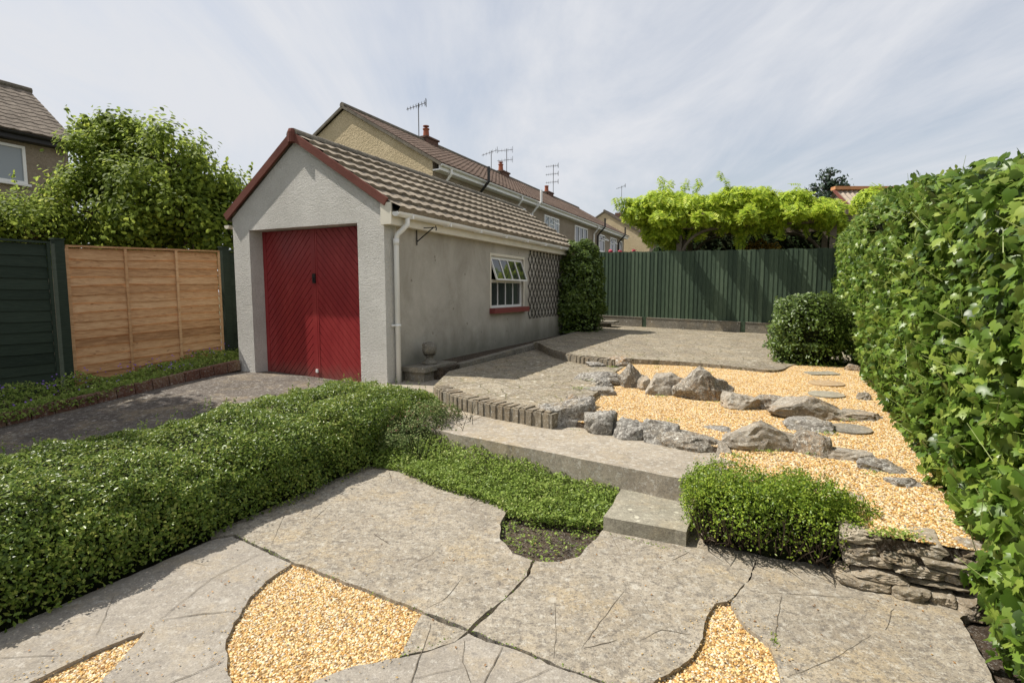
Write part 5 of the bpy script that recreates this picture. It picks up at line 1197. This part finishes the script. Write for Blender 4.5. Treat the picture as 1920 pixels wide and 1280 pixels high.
# low outbuilding on the right beyond the hedge
ob = thing('outbuilding', G(1660, 560, .3)*1.0 if False else F(22, 5.5, 0), 'small building with corrugated sheet roof and orange ridge above the ivy hedge', 'outbuilding')
c0 = Vector((14.4, 22.0, 0)); 
mb = MB()
def OB(x, y, z): return Vector((14.35+x, 22+y*1.0, z))
n = 5; outl = [(0, -.4), (0, 4.3), (2.0, 5.85), (4.0, 4.3), (4.0, -.4)]
V = [OB(0, y, z) for y, z in outl]+[OB(7, y, z) for y, z in outl]; mb.add(V, [tuple(range(n)), tuple(range(2*n-1, n-1, -1))]+[(i, i+n, (i+1) % n+n, (i+1) % n) for i in range(n)])
mb.build('wall', 'stucco_b', ob)
V = []; Fc = []; nn = 140
for i in range(nn+1):
    x = -.15+7.3*i/nn; hq = .03*math.sin(i*math.pi/2*1.0)
    V += [OB(x, -.25, 4.16+hq), OB(x, 2.0, 5.92+hq), OB(x, 4.25, 4.16+hq)]
Fc = [(3*i+s, 3*i+3+s, 3*i+4+s, 3*i+1+s) for i in range(nn) for s in (0, 1)]
MT['corr'] = plain('corrugated cement sheet', (.34, .28, .22), .9, .2, var=.25, vscale=5); obj('roof', V, Fc, 'corr', ob)
MT['orange'] = plain('terracotta ridge', (.50, .24, .11), .8, .2, var=.2, vscale=4)
mb = MB(); mb.bar(OB(-.22, 2, 6.0), OB(7.2, 2, 6.0), .34, .14); mb.build('ridge_tiles', 'orange', ob); mb = MB(); mb.bar(OB(-.19, -.28, 4.18), OB(-.19, 2.0, 5.93), .05, .12); mb.build('bargeboard', 'barge', ob)
# conifer
cf = thing('conifer', (23.4, 38, 0), 'dark spreading conifer top above the wisteria, left of the corrugated roof', 'tree')
mb = MB(); mb.tube([(22.1, 38, -.4), (22.1, 38, 9.9)], [.28, .04], 8); r = np.random.RandomState(9); Pn, Nn = [], []
for i in range(90):
    z = r.uniform(4.5, 9.8); L = (10.1-z)*.62+.2; a = r.uniform(0, 6.28); d = np.array([math.cos(a), math.sin(a), .28+.2*r.rand()]); c = np.array([22.1, 38, z]); e = c+d*L
    mb.tube([c, e], [.05, .01], 4); k = int(26*L); s = r.rand(k)[:, None]; Pn.append(c+s*(e-c)+r.normal(size=(k, 3))*.13); Nn.append(r.normal(size=(k, 3)))
leaves('crown', np.vstack(Pn), np.vstack(Nn), (.16, .36), T_SIMPLE, 'l_con', cf, .5, 4); mb.build('trunk', 'bark', cf)

# aerials
def aerial(u, v, z0, z1, n, label, arms=1, rot=.4, dark=True):
    mb = MB(); p0, p1 = F(u, v, z0), F(u, v, z1); mb.tube([p0, p1], .022, 6)
    for k in range(arms):
        z = z1-.08-k*.55; d = Vector((math.cos(rot), math.sin(rot)*.3, .35 if arms == 1 else .12)).normalized(); c = F(u, v, z); a, b_ = c-d*.55, c+d*.35; mb.tube([a, b_], .014, 5)
        for q in range(n):
            e = a.lerp(b_, (q+.5)/n); L = .14+.08*q/n; mb.bar(e-Vector((0, L, 0)), e+Vector((0, L, 0)), .012, .012); mb.bar(e-Vector((0, 0, L*.6)), e+Vector((0, 0, L*.6)), .012, .012)
        mb.bar(b_-Vector((0, 0, .16)), b_+Vector((0, 0, .16)), .16, .02)
    o = mb.build('tv_aerial', 'aerialdark'); return tag(o, label, 'aerial', 'television aerials on the house roofs')
aerial(19.7, -13.9, 7.9, 9.53, 7, 'tall television aerial left of the nearest chimney', 1, .5)
aerial(26.4, -13.9, 7.9, 9.1, 5, 'single arm television aerial left of the middle chimney', 1, .2)
aerial(28.3, -13.9, 7.9, 9.64, 5, 'two arm television aerial right of the middle chimney', 2, .3)
aerial(35.7, -13.9, 7.9, 10.28, 6, 'three arm television aerial on the far part of the long roof', 3, .2)
aerial(50.5, -12.8, 8.0, 11.3, 6, 'thin television aerial on the distant house', 1, .1)
